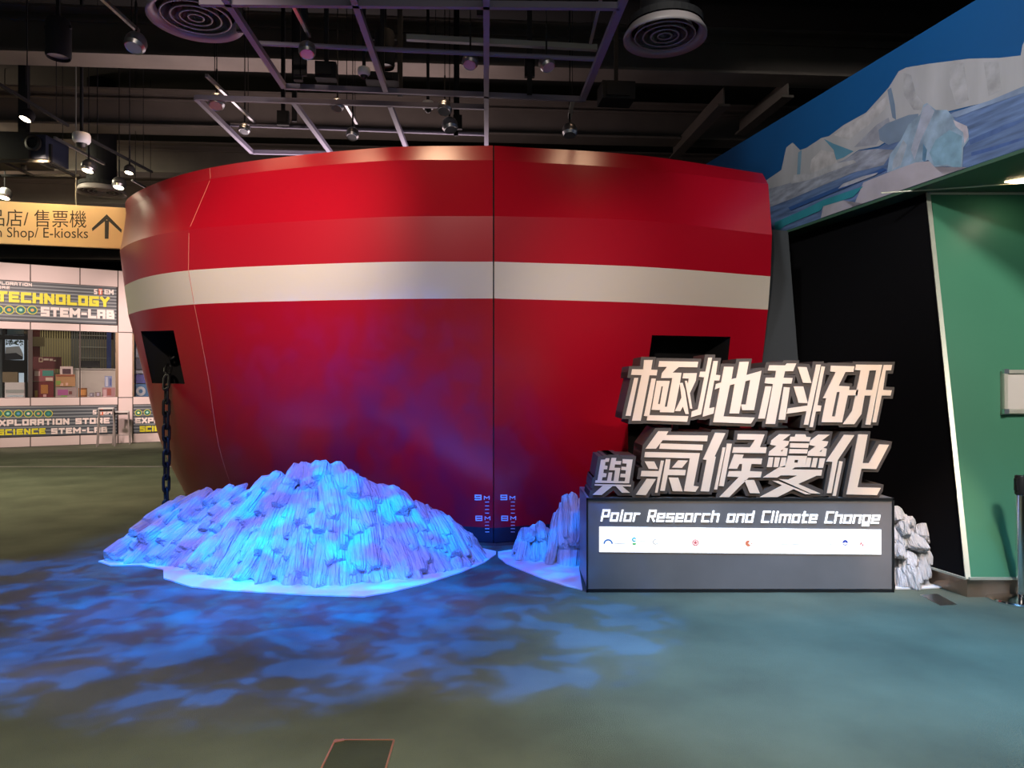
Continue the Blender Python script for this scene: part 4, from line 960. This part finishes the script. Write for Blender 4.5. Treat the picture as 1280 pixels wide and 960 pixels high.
# backing with the window openings left free
plate(uc[0], uc[7], 0, Z[3], -.02, -.10, M['joint'], 'backing_wall'); plate(uc[0], uc[7], Z[4], Z[7], -.02, -.10, M['joint'], 'backing_wall')
plate(uc[4], uc[5], Z[3], Z[4], -.02, -.10, M['joint'], 'backing_wall')
for i in range(7):
    if i == 4:
        for za, zb in ((0, 1.25), (1.25, 3.03), (3.03, Z[7])): plate(uc[4] + g_, uc[5] - g_, za + g_, zb - g_, 0, -.02, M['facade'], 'cladding_panel')
        continue
    for za, zb in ((Z[0], Z[1]), (Z[2], Z[3]), (Z[4], Z[5]), (Z[6], Z[7])): plate(uc[i] + g_, uc[i + 1] - g_, za + g_, zb - g_, 0, -.02, M['facade'], 'cladding_panel')
for (pa, pb, za, zb, nm) in ((-130, 145.5, Z[5], Z[6], 'upper_board'), (-130, 146, Z[1], Z[2], 'lower_board'), (167, 300, Z[1], Z[2], 'side_board'), (167, 300, Z[5], Z[6], 'side_board')):
    b_ = plate(SU(pa), SU(pb), za + .01, zb - .01, .02, -.02, M['board'], nm)
    def lines(txt, x0, x1, yb, h, m, th=.24, par=b_, sk=0):
        zz = zat((x0 + x1) / 2, yb); hz = h / F * (S0 + sd_ * SU((x0 + x1) / 2)).y
        for qs in by_letter(stroke_quads(txt, SU(x0), SU(x1), 0, hz, hz * th, 0, gw=.75, gap=.22)):
            mb_ = MB()
            for k, q in enumerate(qs): mb_.prism([q], lambda p: SH(p[0], zz + p[1] , .036 + k * .0003), lambda p: SH(p[0], zz + p[1], .018))
            o = mb_.build('board_letter', m, par); o.location = (0, 0, 0)
    def badge(cx, cy, r, col):
        u, z_ = SU(cx), zat(cx, cy); rr = r / F * 18.3
        for k, (q, m) in enumerate(((1, M['yellow']), (.86, flat((.01, .15, .13))), (.35, flat(col)))):
            mb_ = MB().prism([[(u + rr * q * math.cos(R(a)), z_ + rr * q * math.sin(R(a))) for a in range(0, 360, 24)]], lambda p, k=k: SH(p[0], p[1], .024 + .003 * k), lambda p: SH(p[0], p[1], .018))
            o = mb_.build('badge', m, b_); o.location = (0, 0, 0)
    if nm == 'upper_board':
        lines('TECHNOLOGY', -4, 137, 382.5 - 5 + 3, 13, M['yellow'], .27); lines('STEM-LAB', 51, 143, 397.3, 11.5, M['pinkprint'], .27)
        lines('EXPLORATION', -14, 40, 356.6, 4.0, M['pinkprint'], .24); lines('STORE', -14, 12.5, 360.8, 3.4, M['pinkprint'], .24)
        lines('S', 117.5, 121.5, 368, 6.5, M['pinkprint'], .22); lines('EM', 130.5, 142, 368.3, 6.2, M['pinkprint'], .22)
        plate(SU(123.2), SU(128), zat(125.5, 368.6), zat(125.5, 361), .03, .018, flat((.6, .12, .05)), 'red_tile', b_); lines('T', 123.8, 127.6, 368, 6, M['pinkprint'], .22)
        for cx, col in ((-2, (.1, .4, .4)), (11.5, (.8, .3, .05)), (26, (.3, .6, .5)), (40.5, (.7, .35, .1))): badge(cx, 387.3 + cx * .01, 5.3, col)
    if nm == 'lower_board':
        lines('EXPLORATION STORE', -11, 137, 531.0, 7.6, M['pinkprint'], .27); lines('SCIENCE', -3, 57, 543.2, 7.3, M['yellow'], .27); lines('STEM-LAB', 64, 134, 541.5, 7.2, M['pinkprint'], .27)
        lines('S', 116, 120.5, 518, 5.5, M['pinkprint'], .24); plate(SU(123), SU(129), zat(126, 519), zat(126, 511.5), .03, .018, flat((.6, .12, .05)), 'red_tile', b_); lines('TEM', 124, 140, 518, 5.5, M['pinkprint'], .24)
        for cx, col in ((-2, (.1, .4, .3)), (10, (.3, .6, .5)), (23, (.1, .3, .5)), (35.5, (.7, .6, .5)), (48, (.5, .3, .15)), (60.5, (.05, .25, .25))): badge(cx, 517, 4.6, col)
    if nm == 'side_board' and za < 1:
        lines('EXPLORATION', 169, 248, 528.3, 7, M['pinkprint'], .27); lines('SCIENCE', 174.5, 222, 539, 7, M['yellow'], .27)
        badge(173, 516, 4.2, (.75, .75, .3)); badge(184, 515.5, 4.2, (.4, .7, .6)); badge(195, 515, 4.2, (.4, .7, .6))
# window frames and panes
for k, (pa, pb) in enumerate(((-40, 37.5), (38.5, 99.5), (100.5, 146), (167, 232), (232, 300))):
    w_ = plate(SU(pa) + .02, SU(pb) - .02, Z[3] + .02, Z[4] - .02, -.055, -.065, M['glass'], 'window_pane')
for px, ww in ((37.8, .10), (100, .035), (146.8, .09), (166.6, .04)): plate(SU(px) - ww / 2, SU(px) + ww / 2, Z[3], Z[4], -.01, -.09, M['kick'] if px > 140 else M['joint'], 'window_mullion')
# interior of the shop
struct('wall_shop_back', MB().bar(SH(uc[0] - 1.5, 1.5, -5.2), SH(uc[7], 1.5, -5.2), .1, 3.2).bar(SH(uc[0] - 1.5, 4.1, -5.2), SH(uc[7], 4.1, -5.2), .1, 1.3), mat('shop_wall', (.30, .26, .16), .7, var=.2, vscale=1))
struct('ceiling_shop', MB().add([SH(uc[0] - 1.5, 4.68, -.11), SH(uc[7], 4.68, -.11), SH(uc[7], 4.68, -5.2), SH(uc[0] - 1.5, 4.68, -5.2)], [(0, 1, 2, 3)]), M['joint'])
struct('wall_shop_end', MB().add([SH(SU(150), 0, -.11), SH(SU(150), 4.6, -.11), SH(SU(150), 4.6, -5.2), SH(SU(150), 0, -5.2)], [(0, 1, 2, 3)]), mat('shop_end_wall', (.35, .36, .42), .6))
area('shop_light', tuple(SH(1.2, 4.5, -2.2)), tuple(SH(1.2, 0, -2.4)), 2.2, 45, (1, .88, .74))
def RS(px, py, off):                                           # picture point at a distance behind the glass
    d = W(px, py, 1) - EYEV; o0 = SH(0, 0, -off) - EYEV; s_ = o0.dot(sn) / d.dot(sn); return EYEV + d * s_
def rbox(px0, px1, py0, py1, off, dep, m, name, parent=None, faces=None):
    a, b, c_, d_ = RS(px0, py1, off), RS(px1, py1, off), RS(px1, py0, off), RS(px0, py0, off)
    zb = (a.z + b.z) / 2; zt = (c_.z + d_.z) / 2; a.z = b.z = zb; c_.z = d_.z = zt; d_.x, d_.y = a.x, a.y; c_.x, c_.y = b.x, b.y
    bk = [p - sn * dep for p in (a, b, c_, d_)]
    return MB().add([a, b, c_, d_] + bk, [(0, 1, 2, 3), (7, 6, 5, 4), (0, 4, 5, 1), (1, 5, 6, 2), (2, 6, 7, 3), (3, 7, 4, 0)]).build(name, m, parent)
# display shelf under the goods
o = plate(SU(-100), SU(146.5), 1.14, 1.20, -.12, -1.0, M['pinkprint'], 'window_shelf')
plate(SU(-100), SU(146.5), .0, 1.14, -.95, -1.0, M['joint'], 'shelf_front')
def item(name, lab, cat, group, a, off, dep, col, extra=()):
    t = thing(name, lab, cat, RS((a[0] + a[1]) / 2, a[3], off), group)
    rbox(*a, off, dep, flat(col), 'body', t)
    for e_ in extra: rbox(*e_[:4], off - .012, .014, flat(e_[4]), e_[5], t)
item('toy_box', 'dark red toy box with a gold figure print, bottom left of the window display', 'toy box', 'toy boxes in the window', (40, 67, 477, 497.5), .30, .35, (.17, .015, .02),
     [(51, 60, 481, 492, (.45, .18, .04), 'print'), (43.5, 47, 488, 496, (.4, .25, .05), 'print'), (54, 58, 493, 496, (.7, .4, .4), 'print')])
item('toy_box', 'red and teal toy box stacked on the dark red box', 'toy box', 'toy boxes in the window', (41, 67.5, 461.5, 476.5), .30, .30, (.35, .10, .12),
     [(53, 67, 463, 470, (.06, .28, .24), 'print'), (43, 50, 464, 470, (.65, .45, .45), 'print'), (57, 66, 472, 476, (.75, .6, .5), 'print')])
item('toy_box', 'purple and green toy box at the foot of the display beside the red box', 'toy box', 'toy boxes in the window', (69.5, 96, 484, 497.5), .30, .3, (.42, .33, .33),
     [(72, 85, 487, 494, (.45, .12, .35), 'print'), (86, 90, 489, 493, (.2, .06, .06), 'print'), (76, 84, 494, 497, (.25, .4, .15), 'print')])
item('toy_box', 'orange and green food print toy box stacked on the purple box', 'toy box', 'toy boxes in the window', (69.5, 94, 468, 483), .30, .3, (.5, .28, .13),
     [(70, 76, 476, 481, (.25, .4, .08), 'print'), (75, 79, 479, 482.5, (.8, .5, .4), 'print'), (82, 85, 478.5, 482, (.8, .5, .4), 'print'), (70, 93, 468.5, 470.5, (.35, .10, .05), 'print')])
item('toy_box', 'white framed box with a dark front on top of the orange toy box', 'toy box', 'toy boxes in the window', (75, 91, 458, 468), .35, .25, (.7, .58, .58), [(78, 88.5, 461, 467.5, (.08, .03, .05), 'print')])
item('toy_box', 'orange brown toy box right of the purple box', 'toy box', 'toy boxes in the window', (98, 109, 485, 497), .30, .25, (.30, .12, .04), [(100, 108, 487, 494, (.75, .35, .10), 'print')])
item('toy_box', 'pink patterned toy box at right end of the display', 'toy box', 'toy boxes in the window', (128, 144, 484.5, 497), .35, .3, (.45, .25, .28), [(134, 139, 486, 494, (.4, .12, .1), 'print'), (129, 133, 487, 496, (.65, .45, .5), 'print')])
item('toy_box', 'blue white bottle-like packs standing on the pink patterned box', 'toy box', 'toy boxes in the window', (131, 140, 470, 484), .55, .2, (.25, .32, .55), [(132, 135, 471, 483, (.55, .6, .75), 'print'), (137, 139, 473, 482, (.10, .15, .4), 'print')])
item('small_figure', 'small dark figurines row at foot of white counter in the window', 'figurine', 'small window items', (112, 118, 491, 497), .25, .1, (.25, .22, .28), [(113, 115, 492, 495, (.5, .5, .6), 'print')])
item('small_figure', 'small grey blue figurine beside the pink patterned box', 'figurine', 'small window items', (119, 126, 490, 497), .25, .1, (.30, .22, .22), [(121, 124, 491, 495, (.5, .45, .6), 'print')])
item('brochure_rack', 'white brochure stack behind the leftmost window pane', 'brochures', None, (6, 30.5, 478, 498), .40, .25, (.62, .62, .64), [(7, 30, 487, 491, (.35, .4, .4), 'print'), (9, 29, 494.5, 495.5, (.4, .6, .75), 'print')])
item('shelf_cabinet', 'olive brown cabinet behind the white brochure stack', 'cabinet', None, (3, 22, 465, 478), 1.2, .4, (.16, .13, .07))
item('shop_banner', 'dark maroon banner with a small white frame mark hanging in the shop window', 'banner', None, (40, 77, 446, 461), 1.4, .05, (.10, .008, .012))
bn_ = [o for o in bpy.data.objects if o.name == 'shop_banner'][0]
for a in ((48.5, 53.5, 447, 448), (48.5, 53.5, 451.5, 452.5), (48.5, 49.5, 447, 452.5), (52.5, 53.5, 447, 452.5)): rbox(*a, 1.385, .01, flat((.6, .5, .35)), 'frame_mark', bn_)
for a in ((54.5, 61, 448, 450.5), (62, 66, 448.5, 451), (67, 70, 450, 451.5)): rbox(*a, 1.385, .01, flat((.55, .48, .4)), 'banner_lettering', bn_)
item('display_board', 'dark red display panel at upper left of the shop window', 'display panel', None, (40, 50, 411, 462), 2.2, .05, (.14, .015, .012), [(40, 56, 421, 433, (.30, .24, .11), 'print')])
t = thing('service_counter', 'white counter inside the shop behind the display boxes', 'counter', RS(118, 498, 2.2))
rbox(90, 146, 462, 540, 2.2, .7, flat((.62, .58, .54)), 'body', t); rbox(89, 146, 460.5, 462, 2.15, .8, flat((.5, .48, .46)), 'top', t)
t = thing('desk_monitor', 'wide black computer monitor on the white shop counter', 'monitor', RS(112, 460, 2.4))
rbox(99, 125, 451, 459, 2.4, .06, flat((.02, .02, .03)), 'screen', t); rbox(109, 114, 458.5, 460.5, 2.42, .05, flat((.03, .03, .03)), 'stand', t)
t = thing('blue_column', 'blue vertical panel at the right end of the shop interior', 'panel', RS(137, 462, 3.0))
rbox(133.5, 139, 414, 462, 3.0, .1, flat((.03, .07, .28)), 'body', t)
# vertical blinds: each slat a part
bl = thing('vertical_blinds', 'tan vertical blinds across the back of the shop interior', 'blinds', RS(90, 480, 3.6))
slat0 = None
for i in range(28):
    px = 49 + i * 3.1
    col = (.50, .42, .18) if px < 88 else (.16, .17, .15)
    rbox(px, px + 1.9, 412, 466, 3.6, .03, flat(col), 'slat', bl)
for y in (419, 433.5, 447): rbox(98, 136, y, y + .8, 3.55, .02, flat((.45, .45, .38)), 'tie_cord', bl)
rbox(48, 137, 410, 412, 3.5, .1, flat((.3, .28, .2)), 'head_rail', bl)
# glazed door at the left with the street beyond
gd = thing('glass_door', 'dark framed glass door behind the left window pane, street visible through it', 'door', RS(18, 500, 4.6))
for a in ((3, 6.2, 408, 520), (30, 34.5, 408, 520), (-2, 36, 419, 424.5), (5, 34, 450, 466)): rbox(*a, 4.6, .08, flat((.008, .012, .013)), 'door_frame', gd)
rbox(9, 30, 411.5, 418, 4.62, .03, flat((.06, .12, .15)), 'transom_pane', gd)
rbox(-14, 3, 408, 520, 4.7, .03, flat((.40, .46, .52)), 'frosted_pane', gd)
sky = mat('daylight_pane', (.7, .8, .9), .5, emit=(.75, .88, 1), estr=.55)
label(rbox(3, 36, 419, 478, 4.75, .02, sky, 'bright_pane', gd), 'bright pane lit by daylight')
car = thing('white_van', 'white vehicle seen through the glass door of the shop', 'car', RS(18, 450, 4.7))
pr = [(6.5, 443), (7, 434), (24, 432.5), (26.5, 437), (29, 443), (29, 447.5), (6.5, 449)]
MB().prism([pr], lambda p: RS(*p, 4.68), lambda p: RS(*p, 4.74)).build('body', flat((.75, .80, .86)), car)
MB().prism([[(6.5, 442), (20, 441), (28.5, 446), (28.5, 449.5), (6.5, 450)]], lambda p: RS(*p, 4.66), lambda p: RS(*p, 4.69)).build('windscreen', flat((.06, .07, .09)), car)
hb = MB(); rr_ = random.Random(3)
for i in range(60):
    p = RS(rr_.uniform(7, 28), rr_.uniform(426, 432), 4.7); s_ = .05
    hb.add([p, p + Vector((s_, 0, s_ * rr_.uniform(-.5, 1))), p + Vector((s_ * .4, -.02, s_)), p + Vector((0, .03, s_ * .5))], [(0, 1, 2), (0, 2, 3)])
tag(hb.build('hedge', flat((.05, .11, .03))), 'green leafy hedge beyond the shop glass door', 'hedge', kind='stuff')
# posters in the right hand window
t = thing('game_posters', 'stack of blue printed boxes in the narrow window next to the ship', 'posters', RS(176, 497, .25))
for (a, b, c1) in ((416, 424, (.05, .07, .14)), (424, 433, (.10, .16, .35)), (434, 447, (.30, .34, .45)), (448, 462, (.10, .10, .16)), (463, 467, (.35, .38, .5)), (468, 479, (.10, .10, .38)), (480, 497, (.08, .20, .42))):
    rbox(167, 215, a, b, .25, .2, flat(c1), 'printed_box', t)
mbb = MB().prism([arc(176, 489, 2.6, 6.0, 0, 359)], lambda p: RS(p[0], p[1], .235), lambda p: RS(p[0], p[1], .25)); mbb.build('print_ring', flat((.5, .55, .65)), t)

# bar stools by the shop
def stool(px, pyb, w_, h_, rz, lab):
    b = FL(px, pyb); t = thing('bar_stool', lab, 'stool', (b.x, b.y, 0), 'tall metal stools by the shop', local=True, rz=rz)
    legs = [(-1, -1), (1, -1), (1, 1), (-1, 1)]
    for sx, sy in legs:
        MB().tube([(sx * w_ * .5, sy * .2, .01), (sx * w_ * .40, sy * .15, h_)], .015, 8).build('leg', M['duct'], t).location = (0, 0, 0)
    r = MB()
    for zf, f_ in ((.30, .47), (.93, .41)):
        q = [Vector((sx * w_ * f_, sy * .4 * f_, h_ * zf)) for sx, sy in legs]
        for a, c_ in zip(q, q[1:] + q[:1]): r.tube([a, c_], .009, 6)
    r.build('foot_rail', M['duct'], t)
    MB().box((0, 0, h_ + .012), (w_ * .86, .34, .03)).build('seat', M['white_plastic'], t)
    MB().box((0, -.15, h_ * .955), (w_ * .74, .01, .05)).build('apron', M['blackmetal'], t)
stool(133, 558, .40, .98, .45, 'left tall metal stool with white seat in front of the shop board')
stool(152, 555.9, .40, .87, .45, 'right lower metal stool overlapping the taller one, before the column')
